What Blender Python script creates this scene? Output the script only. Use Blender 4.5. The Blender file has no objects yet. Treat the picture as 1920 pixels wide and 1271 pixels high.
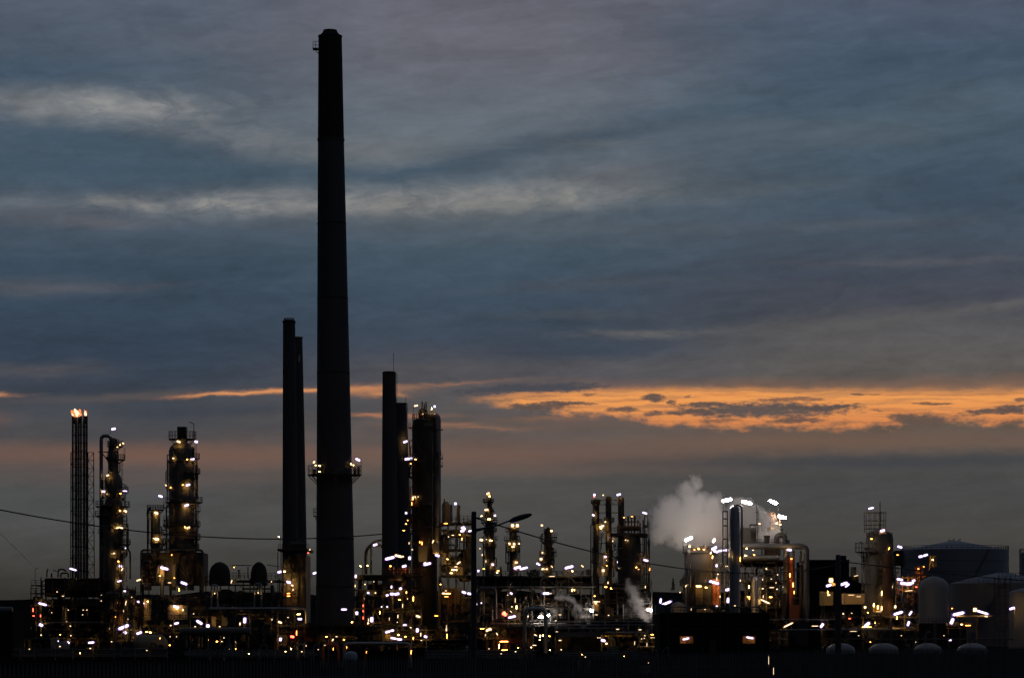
import bpy, math, random
from mathutils import Vector, Matrix
R = math.radians
random.seed(7)
SC = bpy.context.scene
COL = SC.collection

# ---------------------------------------------------------------- camera
F = 5700.0          # focal length in pixels of a 1920 px wide picture
HZ = 1185.0         # horizon row
EYE = 3.0
cam = bpy.data.cameras.new("camera")
cam.sensor_width = 36.0
cam.lens = 36.0 * F / 1920.0
cam.shift_x = 0.0
cam.shift_y = (HZ - 1271 / 2) / 1920.0
cam.clip_start = 0.5
cam.clip_end = 20000
co = bpy.data.objects.new("camera", cam)
COL.objects.link(co)
co.location = (0, 0, EYE)
co.rotation_euler = (R(90), 0, 0)
SC.camera = co

# ---------------------------------------------------------------- colour management
SC.view_settings.view_transform = 'Standard'
SC.view_settings.look = 'None'
SC.view_settings.exposure = 0.0
SC.view_settings.gamma = 1.0
SC.view_settings.use_curve_mapping = False
SC.render.engine = 'CYCLES'
SC.cycles.use_denoising = True
SC.cycles.use_adaptive_sampling = True
SC.cycles.adaptive_threshold = 0.02
SC.cycles.adaptive_min_samples = 10
SC.cycles.max_bounces = 12
SC.cycles.diffuse_bounces = 3
SC.cycles.glossy_bounces = 3
SC.cycles.volume_bounces = 12
SC.cycles.transparent_max_bounces = 8
SC.cycles.sample_clamp_indirect = 4.0
SC.cycles.volume_step_rate = 1.0
SC.cycles.volume_max_steps = 256
SC.cycles.caustics_reflective = False
SC.cycles.caustics_refractive = False


def lin(r, g, b):
    f = lambda c: (c / 255 / 12.92) if c / 255 <= 0.04045 else ((c / 255 + 0.055) / 1.055) ** 2.4
    return (f(r), f(g), f(b), 1.0)


class NT:
    """small helper for node trees"""
    def __init__(self, tree):
        self.t = tree
        tree.nodes.clear()

    def n(self, kind, **kw):
        nd = self.t.nodes.new(kind)
        for k, v in kw.items():
            setattr(nd, k, v)
        return nd

    def put(self, sock, v):
        if isinstance(v, bpy.types.NodeSocket):
            self.t.links.new(v, sock)
        elif v is not None:
            sock.default_value = v

    def m(self, op, a, b=None, c=None, clamp=False):
        nd = self.n('ShaderNodeMath', operation=op, use_clamp=clamp)
        self.put(nd.inputs[0], a)
        if b is not None: self.put(nd.inputs[1], b)
        if c is not None: self.put(nd.inputs[2], c)
        return nd.outputs[0]

    def vec(self, x, y, z=0.0):
        nd = self.n('ShaderNodeCombineXYZ')
        for i, v in enumerate((x, y, z)): self.put(nd.inputs[i], v)
        return nd.outputs[0]

    def rgb(self, x, y, z):
        nd = self.n('ShaderNodeCombineColor')
        for i, v in enumerate((x, y, z)): self.put(nd.inputs[i], v)
        return nd.outputs[0]

    def noise(self, vector, scale=1.0, detail=4.0, rough=0.55, dist=0.0, out=0, flat=True):
        nd = self.n('ShaderNodeTexNoise')
        nd.noise_dimensions = '2D' if flat else '3D'
        self.put(nd.inputs['Vector'], vector)
        nd.inputs['Scale'].default_value = scale
        nd.inputs['Detail'].default_value = detail
        nd.inputs['Roughness'].default_value = rough
        nd.inputs['Distortion'].default_value = dist
        return nd.outputs[out]

    def step(self, v, a, b, lo=0.0, hi=1.0, kind='SMOOTHSTEP'):
        nd = self.n('ShaderNodeMapRange', interpolation_type=kind)
        for k, s in (('Value', v), ('From Min', a), ('From Max', b), ('To Min', lo), ('To Max', hi)):
            self.put(nd.inputs[k], s)
        return nd.outputs[0]

    def mix(self, f, a, b, blend='MIX'):
        nd = self.n('ShaderNodeMix', data_type='RGBA', blend_type=blend)
        self.put(nd.inputs[0], f); self.put(nd.inputs[6], a); self.put(nd.inputs[7], b)
        return nd.outputs[2]

    def ramp(self, f, stops, interp='LINEAR'):
        nd = self.n('ShaderNodeValToRGB')
        cr = nd.color_ramp
        cr.interpolation = interp
        while len(cr.elements) < len(stops): cr.elements.new(1.0)
        for e, (p, c) in zip(cr.elements, stops):
            e.position = p; e.color = c
        self.put(nd.inputs[0], f)
        return nd.outputs[0]


# ---------------------------------------------------------------- world: dusk sky with cloud layers, by azimuth and elevation
SUN_EL, SUN_AZ = -1.5, 6.0
world = bpy.data.worlds.new("World")
SC.world = world
world.use_nodes = True
w = NT(world.node_tree)
tc = w.n('ShaderNodeTexCoord')
sp = w.n('ShaderNodeSeparateXYZ')
w.put(sp.inputs[0], tc.outputs['Generated'])
dx, dy, dz = sp.outputs
hor = w.m('SQRT', w.m('ADD', w.m('MULTIPLY', dx, dx), w.m('MULTIPLY', dy, dy)))
az = w.m('ARCTAN2', dx, dy)                       # 0 = straight ahead
el = w.m('DIVIDE', dz, w.m('MAXIMUM', hor, 1e-4))
U0 = w.m('MULTIPLY', az, F / 1000)                # azimuth, in units of 1/5.7 rad
V0 = w.m('MULTIPLY', el, F / 1000)                # elevation, same unit


def vv(y): return (HZ - y) / 1000.0


def uu(x): return (x - 960.0) / 1000.0


# gentle warping so no edge is straight
wn = w.noise(w.vec(w.m('MULTIPLY', U0, 2.2), w.m('MULTIPLY', V0, 9.0)), 1.0, 5.0, 0.6, out=1)
ws = w.n('ShaderNodeSeparateColor'); w.put(ws.inputs[0], wn)
wf = w.noise(w.vec(w.m('MULTIPLY', U0, 14.0), w.m('MULTIPLY', V0, 40.0)), 1.0, 4.0, 0.62, out=1)
wfs = w.n('ShaderNodeSeparateColor'); w.put(wfs.inputs[0], wf)
def warp(c, i, a, b):
    t = w.m('ADD', c, w.m('MULTIPLY', w.m('SUBTRACT', ws.outputs[i], 0.5), a))
    return w.m('ADD', t, w.m('MULTIPLY', w.m('SUBTRACT', wfs.outputs[i], 0.5), b))
U = warp(U0, 0, 0.22, 0.05)
V = warp(V0, 1, 0.044, 0.016)
VB = warp(V0, 1, 0.022, 0.014)                   # tighter warp for the band near the horizon


FINE2 = w.noise(w.vec(w.m('MULTIPLY', U0, 62.0), w.m('MULTIPLY', V0, 170.0), 5.3), 1.0, 5.0, 0.6)
UH, VH = warp(U0, 0, 0.03, 0.03), warp(V0, 1, 0.008, 0.014)
UVB, UVH = 'band', 'gap'                          # which warped copy of the two angles a cloud uses
TILTED = {}


def column_ramp(stops, vsock):
    st = sorted((max(0, min(1, vv(y) / 1.2)), lin(*c)) for y, c in stops)
    return w.ramp(w.m('DIVIDE', vsock, 1.2), st)


RL = [(0, (84, 93, 108)), (100, (78, 90, 105)), (200, (76, 90, 105)), (320, (70, 86, 101)), (420, (72, 84, 98)), (500, (58, 74, 90)),
      (600, (54, 69, 85)), (680, (52, 64, 80)), (735, (58, 65, 76)), (790, (72, 74, 80)), (840, (82, 76, 76)), (880, (86, 79, 78)),
      (930, (76, 77, 78)), (1000, (73, 74, 74)), (1060, (65, 65, 63)), (1110, (53, 52, 49))]
RM = [(0, (101, 102, 113)), (100, (100, 101, 111)), (220, (98, 106, 116)), (330, (86, 98, 109)), (400, (90, 98, 106)), (470, (68, 84, 98)),
      (560, (60, 75, 91)), (640, (60, 70, 84)), (700, (78, 79, 86)), (745, (86, 84, 86)), (800, (88, 83, 82)), (850, (94, 84, 80)),
      (900, (80, 78, 76)), (1000, (73, 73, 72)), (1060, (66, 66, 63)), (1110, (55, 54, 50))]
RR = [(0, (78, 87, 104)), (100, (70, 85, 103)), (220, (68, 86, 102)), (320, (70, 85, 99)), (400, (66, 80, 95)), (480, (68, 77, 90)),
      (560, (70, 74, 85)), (620, (84, 84, 87)), (700, (92, 88, 86)), (728, (104, 90, 82)), (800, (96, 84, 76)), (838, (97, 84, 76)),
      (868, (74, 74, 74)), (930, (70, 71, 72)), (1000, (70, 70, 68)), (1060, (62, 62, 61)), (1110, (53, 52, 50))]
cl, cm, cr_ = (column_ramp(r, V) for r in (RL, RM, RR))
sky = w.mix(w.step(U, -0.72, -0.15), cl, cm)
sky = w.mix(w.step(U, 0.05, 0.62), sky, cr_)


def feat(sky, x, y, sx, sy, col, wt=1.0, tilt=0.0, uv=None, hard=None, fn=0.0, mod=None):
    """soft or ragged-edged cloud at an azimuth and elevation; tilt>0 rises to the right"""
    tilt = round(tilt / 2) * 2
    key = (id(uv), tilt)
    if key not in TILTED:
        a_, b_ = {id(None): (U, V), id(UVB): (U, VB), id(UVH): (UH, VH)}[id(uv)]
        TILTED[key] = w.vec(a_, w.m('SUBTRACT', b_, w.m('MULTIPLY', a_, math.tan(R(tilt)))) if tilt else b_)
    mp = w.n('ShaderNodeVectorMath', operation='MULTIPLY_ADD')
    w.put(mp.inputs[0], TILTED[key])
    px, py = 1000.0 / sx, 1000.0 / sy
    mp.inputs[1].default_value = (px, py, 0)
    mp.inputs[2].default_value = (-uu(x) * px, -(vv(y) - math.tan(R(tilt)) * uu(x)) * py, 0)
    dt = w.n('ShaderNodeVectorMath', operation='DOT_PRODUCT')
    w.put(dt.inputs[0], mp.outputs[0]); w.put(dt.inputs[1], mp.outputs[0])
    q = dt.outputs['Value']
    if hard is None:
        k = w.m('MULTIPLY', w.m('POWER', 0.36788, q), wt)
        if mod is not None: k = w.m('MULTIPLY', k, mod)
    else:
        if fn: q = w.m('ADD', q, w.m('MULTIPLY', w.m('SUBTRACT', FINE2, 0.5), fn))
        k = w.step(q, 1.0 + hard, 1.0 - hard, 0.0, wt)
    return w.mix(k, sky, lin(*col))


# fibrous grain that runs along the streaks
def fibre(su, sv, det, tilt):
    t = w.m('SUBTRACT', V0, w.m('MULTIPLY', U0, tilt))
    return w.noise(w.vec(w.m('MULTIPLY', U, su), w.m('MULTIPLY', t, sv), 3.7), 1.0, det, 0.6, 0.4)
f1 = fibre(2.6, 15.0, 6.0, 0.05)
f2 = fibre(7.0, 34.0, 5.0, 0.12)
FINE = w.noise(w.vec(w.m('MULTIPLY', U0, 30.0), w.m('MULTIPLY', V0, 75.0), 1.3), 1.0, 5.0, 0.65)

mott = w.noise(w.vec(w.m('MULTIPLY', U, 11.0), w.m('MULTIPLY', V0, 21.0), 7.7), 1.0, 5.0, 0.6, 0.6)
fine3 = w.noise(w.vec(w.m('MULTIPLY', U0, 17.0), w.m('MULTIPLY', V0, 44.0), 2.9), 1.0, 6.0, 0.66, 0.5)
MF = w.m('MULTIPLY', w.step(mott, 0.3, 0.66, 0.45, 0.95), w.step(fine3, 0.3, 0.65, 0.6, 1.0))
# the light streaks and blue gaps of the upper cloud deck
for a in [(200, 208, 190, 30, (150, 149, 148), 1.0, 0), (90, 214, 90, 24, (126, 128, 130), 0.7, 0),
          (480, 262, 220, 36, (116, 118, 122), 0.8, -6), (700, 285, 190, 32, (106, 110, 114), 0.7, 3),
          (420, 326, 330, 20, (64, 82, 97), 0.8, 0), (190, 276, 200, 24, (64, 82, 97), 0.85, -2), (120, 330, 220, 26, (64, 82, 97), 0.7, 0),
          (80, 140, 170, 26, (64, 82, 100), 0.75, 0), (420, 90, 240, 30, (96, 98, 108), 0.4, 0),
          (420, 388, 330, 20, (142, 140, 137), 1.0, 0), (740, 376, 240, 24, (138, 136, 134), 1.0, 2),
          (1050, 368, 190, 28, (138, 136, 132), 1.0, 2.5), (1160, 330, 150, 26, (104, 104, 110), 0.6, 4),
          (170, 424, 150, 10, (98, 99, 105), 0.7, 0.5), (60, 408, 70, 8, (92, 96, 104), 0.6, 0),
          (780, 318, 190, 13, (66, 82, 97), 0.85, 6), (1050, 270, 240, 18, (64, 80, 95), 0.8, 8),
          (1330, 215, 260, 22, (66, 82, 97), 0.6, 5), (1100, 272, 90, 9, (100, 102, 106), 0.5, 2),
          (1530, 255, 220, 30, (88, 98, 106), 0.6, 1), (1800, 200, 200, 45, (84, 95, 106), 0.5, 0),
          (1750, 120, 240, 30, (64, 80, 97), 0.55, 2), (1480, 60, 200, 36, (74, 88, 104), 0.5, 0),
          (1400, 350, 230, 16, (88, 96, 102), 0.5, 1), (1820, 360, 160, 60, (58, 73, 90), 0.65, 2),
          (1560, 425, 260, 12, (84, 90, 98), 0.45, 0), (1180, 400, 220, 20, (64, 80, 94), 0.6, 2),
          (90, 548, 130, 16, (84, 86, 93), 0.75, 2.5), (250, 540, 90, 8, (76, 80, 90), 0.5, 3), (70, 698, 110, 10, (82, 80, 84), 0.75, 3),
          (260, 640, 260, 26, (50, 64, 80), 0.5, 2), (1080, 590, 150, 8, (76, 80, 87), 0.5, 0),
          (1195, 626, 110, 7, (108, 104, 100), 0.9, 0), (1110, 655, 130, 14, (56, 67, 82), 0.7, 0), (1600, 612, 170, 16, (94, 92, 92), 0.7, 4),
          (1860, 585, 110, 7, (98, 95, 94), 0.6, 3), (1740, 497, 220, 8, (88, 88, 94), 0.6, 1), (1500, 520, 260, 14, (60, 72, 86), 0.5, 0),
          (1380, 588, 200, 22, (60, 68, 80), 0.6, 5), (1130, 535, 230, 10, (80, 84, 92), 0.4, 2),
          (820, 690, 150, 16, (84, 82, 84), 0.6, 0), (1150, 690, 200, 14, (86, 84, 86), 0.5, 0)]:
    sky = feat(sky, *a, mod=MF if a[5] >= 0.75 and a[4][0] > 95 else None)
amp = w.m('ADD', w.m('MULTIPLY', w.m('SUBTRACT', f1, 0.5), 0.5), w.m('MULTIPLY', w.m('SUBTRACT', f2, 0.5), 0.30))
amp = w.m('ADD', amp, w.m('MULTIPLY', w.m('SUBTRACT', FINE, 0.5), 0.17))
amp = w.m('ADD', amp, w.m('MULTIPLY', w.m('SUBTRACT', mott, 0.5), 0.28))
gain = w.m('ADD', 1.0, w.m('MULTIPLY', amp, w.step(V0, 0.1, 0.5, 0.75, 1.0)))
gv = w.rgb(w.m('MULTIPLY', gain, 1.0), w.m('MULTIPLY', gain, 1.005), gain)
sky = w.mix(1.0, sky, gv, 'MULTIPLY')

# afterglow low in the sky: broad pink layers, then the clear orange gap and its ragged clouds
for a in [(300, 858, 420, 20, (118, 89, 77), 0.8, 0), (880, 852, 380, 24, (114, 89, 78), 0.7, 0), (1080, 795, 260, 14, (108, 88, 78), 0.5, 0),
          (820, 796, 60, 4, (160, 112, 84), 0.6, 0.5), (740, 779, 60, 4, (186, 124, 88), 0.7, 0), (880, 802, 80, 3, (150, 108, 84), 0.6, 1),
          (1020, 784, 80, 5, (150, 104, 78), 0.5, 0), (20, 748, 28, 4, (190, 130, 92), 0.8, 3), (10, 790, 30, 14, (112, 84, 72), 0.6, 0),
          (210, 745, 150, 8, (92, 84, 82), 0.7, 4), (180, 820, 260, 12, (66, 70, 76), 0.55, 0), (420, 800, 230, 12, (66, 70, 76), 0.5, 0),
          (430, 770, 260, 14, (56, 63, 74), 0.6, 2), (640, 830, 160, 10, (78, 76, 76), 0.5, 0), (360, 900, 330, 10, (92, 82, 78), 0.5, 0),
          (1500, 828, 460, 16, (112, 89, 77), 0.75, 0), (1650, 868, 460, 13, (62, 65, 70), 0.8, 0), (1150, 905, 320, 12, (68, 70, 72), 0.5, 0),
          (1000, 880, 260, 9, (98, 84, 78), 0.5, 1), (1700, 1000, 300, 10, (72, 71, 69), 0.5, 0), (1650, 1040, 400, 12, (56, 57, 57), 0.5, 0)]:
    sky = feat(sky, *a, uv=UVB)
# thin left end of the gap
ORG, ORL = (243, 160, 86), (222, 138, 80)
for a in [(430, 737, 100, 3.6, (226, 152, 98), 0.8, 3.2), (560, 731, 120, 3.8, (228, 152, 94), 0.85, 2.2), (695, 729, 70, 8, (206, 138, 92), 0.75, 0),
          (780, 724, 60, 4, (170, 122, 92), 0.45, 2), (880, 716, 80, 3, (170, 120, 90), 0.45, 2), (735, 738, 34, 5, (214, 144, 92), 0.7, 0)]:
    sky = feat(sky, *a, uv=UVB)
# the gap itself: upper and lower edges as functions of azimuth
def edge(pts):
    nd = w.n('ShaderNodeFloatCurve')
    cv = nd.mapping.curves[0]
    pts = [((x - 700) / 1400.0, (y - 690) / 140.0) for x, y in pts]
    cv.points[0].location = pts[0]; cv.points[1].location = pts[-1]
    for p in pts[1:-1]: cv.points.new(*p)
    nd.mapping.update()
    w.put(nd.inputs['Value'], w.m('DIVIDE', w.m('SUBTRACT', U, uu(700)), 1.4, clamp=True))
    return w.m('SUBTRACT', vv(690), w.m('MULTIPLY', nd.outputs[0], 0.14))
e_top = edge([(700, 752), (860, 752), (905, 748), (1000, 740), (1100, 734), (1300, 733), (1500, 735), (1750, 738), (2100, 742)])
e_bot = edge([(700, 750), (860, 751), (930, 757), (1010, 764), (1070, 772), (1160, 780), (1220, 796), (1340, 799), (1440, 798), (1530, 801), (1650, 800),
              (1690, 789), (1740, 786), (1800, 794), (2100, 788)])
bump = w.m('MULTIPLY', w.m('SUBTRACT', FINE, 0.5), 0.03)
m_top = w.step(w.m('SUBTRACT', e_top, VB), -0.014, 0.012)
lumpy = w.noise(w.vec(w.m('MULTIPLY', U0, 24.0), w.m('MULTIPLY', V0, 46.0), 9.1), 1.0, 3.0, 0.5)
m_bot = w.step(w.m('ADD', w.m('ADD', w.m('SUBTRACT', V0, e_bot), bump), w.m('MULTIPLY', w.m('SUBTRACT', lumpy, 0.5), 0.022)), -0.012, 0.011)
gap = w.m('MULTIPLY', w.m('MULTIPLY', m_top, m_bot), w.step(U, uu(860), uu(960)))
gcol = w.mix(w.step(V0, vv(800), vv(745)), lin(*ORL), lin(*ORG))
gstr = w.noise(w.vec(w.m('MULTIPLY', U0, 6.0), w.m('MULTIPLY', V0, 110.0), 4.4), 1.0, 4.0, 0.6)
gcol = w.mix(w.step(gstr, 0.5, 0.72, 0.0, 0.55), gcol, lin(196, 122, 76))
glow = w.m('MULTIPLY', w.step(w.m('ABSOLUTE', w.m('SUBTRACT', VB, vv(742))), 0.042, 0.0), w.step(U, uu(800), uu(1200), 0.0, 0.5))
sky = w.mix(glow, sky, lin(150, 108, 84))
gs2 = w.noise(w.vec(w.m('MULTIPLY', U0, 4.5), w.m('MULTIPLY', VB, 150.0), 8.8), 1.0, 4.0, 0.6)
gap = w.m('MULTIPLY', gap, w.step(gs2, 0.36, 0.52, 0.62, 0.94))
sky = w.mix(gap, sky, gcol)
DK = (92, 79, 74)
for a in [(1226, 747, 19, 7, DK, .95), (1258, 754, 10, 3.5, DK, .9), (1165, 768, 30, 5, DK, .9), (1430, 770, 150, 14, (96, 84, 80), 1.0), (1530, 766, 75, 5, DK, .95),
          (1330, 759, 60, 4, DK, .9), (1300, 775, 60, 6, DK, .85), (1480, 750, 62, 3.5, (120, 90, 76), .85), (1600, 742, 16, 2.5, DK, .8), (1632, 742, 14, 2, DK, .7),
          (1745, 762, 32, 2.6, (110, 84, 72), .9), (1858, 776, 60, 6, DK, .95), (1885, 770, 26, 6, DK, .95), (1910, 755, 16, 3, DK, .8), (1490, 790, 52, 4.5, DK, .9),
          (1350, 789, 36, 4, DK, .6), (1062, 756, 52, 4.5, DK, .95), (1010, 762, 60, 6, DK, .9), (1290, 745, 8, 2, DK, .6), (1640, 772, 10, 2, DK, .5),
          (1690, 786, 32, 9, (98, 82, 74), .95), (1730, 792, 34, 10, (98, 82, 74), .95), (1106, 739, 14, 1.6, DK, .7), (1225, 775, 20, 3, DK, .8)]:
    sky = feat(sky, *a, 0.0, uv=UVH, hard=0.8, fn=2.6)
sky = feat(sky, 1010, 729, 130, 9, (70, 72, 80), 0.95, 1.5, uv=UVB, hard=0.7, fn=2.0)

# outside the view: dim blue dusk overhead, darker away from the afterglow
zen = w.step(V0, 2.2, 7.0)
sky = w.mix(zen, sky, (0.062, 0.073, 0.098, 1))
back = w.step(w.m('ABSOLUTE', az), 0.5, 1.5)
east = w.mix(w.step(V0, 0.0, 6.0), (0.010, 0.013, 0.019, 1), (0.030, 0.037, 0.052, 1))
side = w.step(az, -1.2, 2.2, 0.55, 1.45)
east = w.mix(1.0, east, w.rgb(side, side, side), 'MULTIPLY')
sky = w.mix(w.m('MULTIPLY', back, w.step(V0, 16.0, 7.0)), sky, east)
# below the horizon
sky = w.mix(w.step(V0, 0.0, -0.05), sky, (0.006, 0.006, 0.006, 1))

nish = w.n('ShaderNodeTexSky', sky_type='NISHITA')
nish.sun_disc = False
nish.sun_elevation = R(SUN_EL)
nish.sun_rotation = R(SUN_AZ)
bg1 = w.n('ShaderNodeBackground'); w.put(bg1.inputs[0], sky); bg1.inputs[1].default_value = 1.0
bg2 = w.n('ShaderNodeBackground'); w.put(bg2.inputs[0], nish.outputs[0]); bg2.inputs[1].default_value = 0.002
add = w.n('ShaderNodeAddShader')
w.put(add.inputs[0], bg1.outputs[0]); w.put(add.inputs[1], bg2.outputs[0])
wo = w.n('ShaderNodeOutputWorld')
w.put(wo.inputs[0], add.outputs[0])

# last sunlight: almost gone
sun = bpy.data.lights.new("sun", 'SUN')
sun.energy = 0.012
sun.angle = R(10)
sun.color = (1.0, 0.72, 0.5)
so = bpy.data.objects.new("sun", sun)
COL.objects.link(so)
so.rotation_euler = (R(-88), 0, R(-SUN_AZ))
so.location = (0, 0, 300)


# ================================================================ materials
MAT = {}


def mat(name, col, rough=0.7, metal=0.0, var=0.35, scale=0.6, streak=False, bump=0.0, spec=0.5):
    if name in MAT: return MAT[name]
    m = bpy.data.materials.new(name)
    m.use_nodes = True
    t = NT(m.node_tree)
    tcn = t.n('ShaderNodeTexCoord')
    mp = t.n('ShaderNodeMapping')
    t.put(mp.inputs[0], tcn.outputs['Object'])
    mp.inputs[3].default_value = (1, 1, 0.15) if streak else (1, 1, 1)
    nz = t.noise(mp.outputs[0], scale, 5.0, 0.6, flat=False)
    k = t.m('ADD', 1.0, t.m('MULTIPLY', t.m('SUBTRACT', nz, 0.5), 2 * var))
    c = t.mix(1.0, (*col, 1), t.rgb(k, k, k), 'MULTIPLY')
    b = t.n('ShaderNodeBsdfPrincipled')
    t.put(b.inputs['Base Color'], c)
    t.put(b.inputs['Roughness'], t.m('ADD', rough, t.m('MULTIPLY', t.m('SUBTRACT', nz, 0.5), 0.3), clamp=True))
    b.inputs['Metallic'].default_value = metal
    b.inputs['Specular IOR Level'].default_value = spec
    if bump:
        bn = t.n('ShaderNodeBump'); bn.inputs['Strength'].default_value = bump
        t.put(bn.inputs['Height'], nz); t.put(b.inputs['Normal'], bn.outputs[0])
    o = t.n('ShaderNodeOutputMaterial')
    t.put(o.inputs[0], b.outputs[0])
    MAT[name] = m
    return m


def glow_mat(name, col, strength, sample=True):
    m = bpy.data.materials.new(name)
    m.use_nodes = True
    t = NT(m.node_tree)
    e = t.n('ShaderNodeEmission')
    e.inputs[0].default_value = (*col, 1); e.inputs[1].default_value = strength
    o = t.n('ShaderNodeOutputMaterial'); t.put(o.inputs[0], e.outputs[0])
    m.cycles.emission_sampling = 'FRONT_BACK' if sample else 'NONE'
    MAT[name] = m
    return m


mat('dark_steel', (0.045, 0.042, 0.04), 0.6, 0.0, 0.4, 0.8)
mat('rusty_steel', (0.11, 0.06, 0.035), 0.75, 0.0, 0.5, 0.9)
mat('grating', (0.05, 0.05, 0.05), 0.8)
mat('cladding', (0.13, 0.12, 0.105), 0.55, 0.0, 0.45, 0.35, True)
mat('dark_cladding', (0.07, 0.062, 0.055), 0.55, 0.0, 0.5, 0.35, True)
mat('black_cladding', (0.042, 0.038, 0.034), 0.6, 0.0, 0.5, 0.35, True)
mat('bright_cladding', (0.34, 0.35, 0.37), 0.42, 0.55, 0.3, 0.3, True)
mat('pipe_metal', (0.30, 0.30, 0.31), 0.4, 0.6, 0.35, 0.5)
mat('dark_pipe', (0.09, 0.085, 0.08), 0.5, 0.2, 0.4, 0.5)
mat('concrete', (0.076, 0.081, 0.098), 0.9, 0.0, 0.3, 0.12, True)
mat('sooty_concrete', (0.028, 0.027, 0.027), 0.95, 0.0, 0.4, 0.12, True)
mat('tan_panel', (0.36, 0.30, 0.21), 0.8, 0.0, 0.3, 0.3, True)
mat('tank_paint', (0.19, 0.205, 0.24), 0.55, 0.0, 0.2, 0.06, True)
mat('white_paint', (0.30, 0.285, 0.28), 0.5, 0.0, 0.18, 0.15, True)
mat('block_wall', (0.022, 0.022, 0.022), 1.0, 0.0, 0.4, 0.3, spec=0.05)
mat('ground', (0.008, 0.0078, 0.0075), 1.0, 0.0, 0.6, 0.05, spec=0.0)
mat('hill_green', (0.018, 0.019, 0.017), 1.0, 0.0, 0.4, 0.004, spec=0.0)
mat('leaf', (0.035, 0.05, 0.025), 0.9, 0.0, 0.5, 0.5)
mat('bark', (0.05, 0.04, 0.03), 0.9)
mat('galvanised', (0.16, 0.165, 0.17), 0.55, 0.5, 0.25, 2.0)
mat('fence_steel', (0.10, 0.10, 0.105), 0.8, 0.0, 0.3, 2.0, spec=0.1)
mat('post_paint', (0.05, 0.052, 0.06), 0.7, 0.0, 0.2, 2.0)
mat('cap_blue', (0.36, 0.42, 0.46), 0.6, 0.0, 0.25, 2.0)
mat('rubber', (0.02, 0.02, 0.02), 0.8)
mat('orange_paint', (0.42, 0.12, 0.05), 0.55, 0.0, 0.3, 1.0)  # on the pipe loops and lit tube this stands in for orange lamp light
mat('green_paint', (0.16, 0.22, 0.10), 0.6, 0.0, 0.3, 1.0)
mat('yellow_paint', (0.5, 0.36, 0.08), 0.55, 0.0, 0.25, 1.0)  # on the ladder cage and pump panel this stands in for gold light
LT = {'v': (0.92, 0.80, 1.0), 'w': (1.0, 0.74, 0.45), 'g': (1.0, 0.55, 0.15), 'a': (1.0, 0.40, 0.06), 'o': (1.0, 0.24, 0.04), 'r': (1.0, 0.10, 0.05), 'f': (1.0, 0.86, 0.76)}
LS = {'v': 2.4, 'w': 2.4, 'g': 36.0, 'a': 34.0, 'o': 26.0, 'r': 8.0, 'f': 230.0}
for k in LT: glow_mat('light_' + k, LT[k], LS[k])
glow_mat('light_warm', (1.0, 0.54, 0.13), 34.0)  # amber spill emitter added behind the visible tubes
glow_mat('lens_violet', (0.42, 0.17, 0.95), 0.62, False)  # fringe glows: imitate the colour fringe round bright lamps
glow_mat('lens_amber', (1.0, 0.42, 0.06), 0.8, False)
glow_mat('lens_red', (1.0, 0.08, 0.04), 0.8, False)
glow_mat('flame_core', (1.0, 0.56, 0.34), 2.5)
glow_mat('flame_edge', (1.0, 0.27, 0.07), 1.3, False)
glow_mat('lit_pane', (1.0, 0.5, 0.10), 0.75, False)


# ================================================================ mesh building
def S(Y): return Y / F


def P(x, y, Y): return Vector(((x - 960.0) * S(Y), Y, EYE + (HZ - y) * S(Y)))


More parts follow.
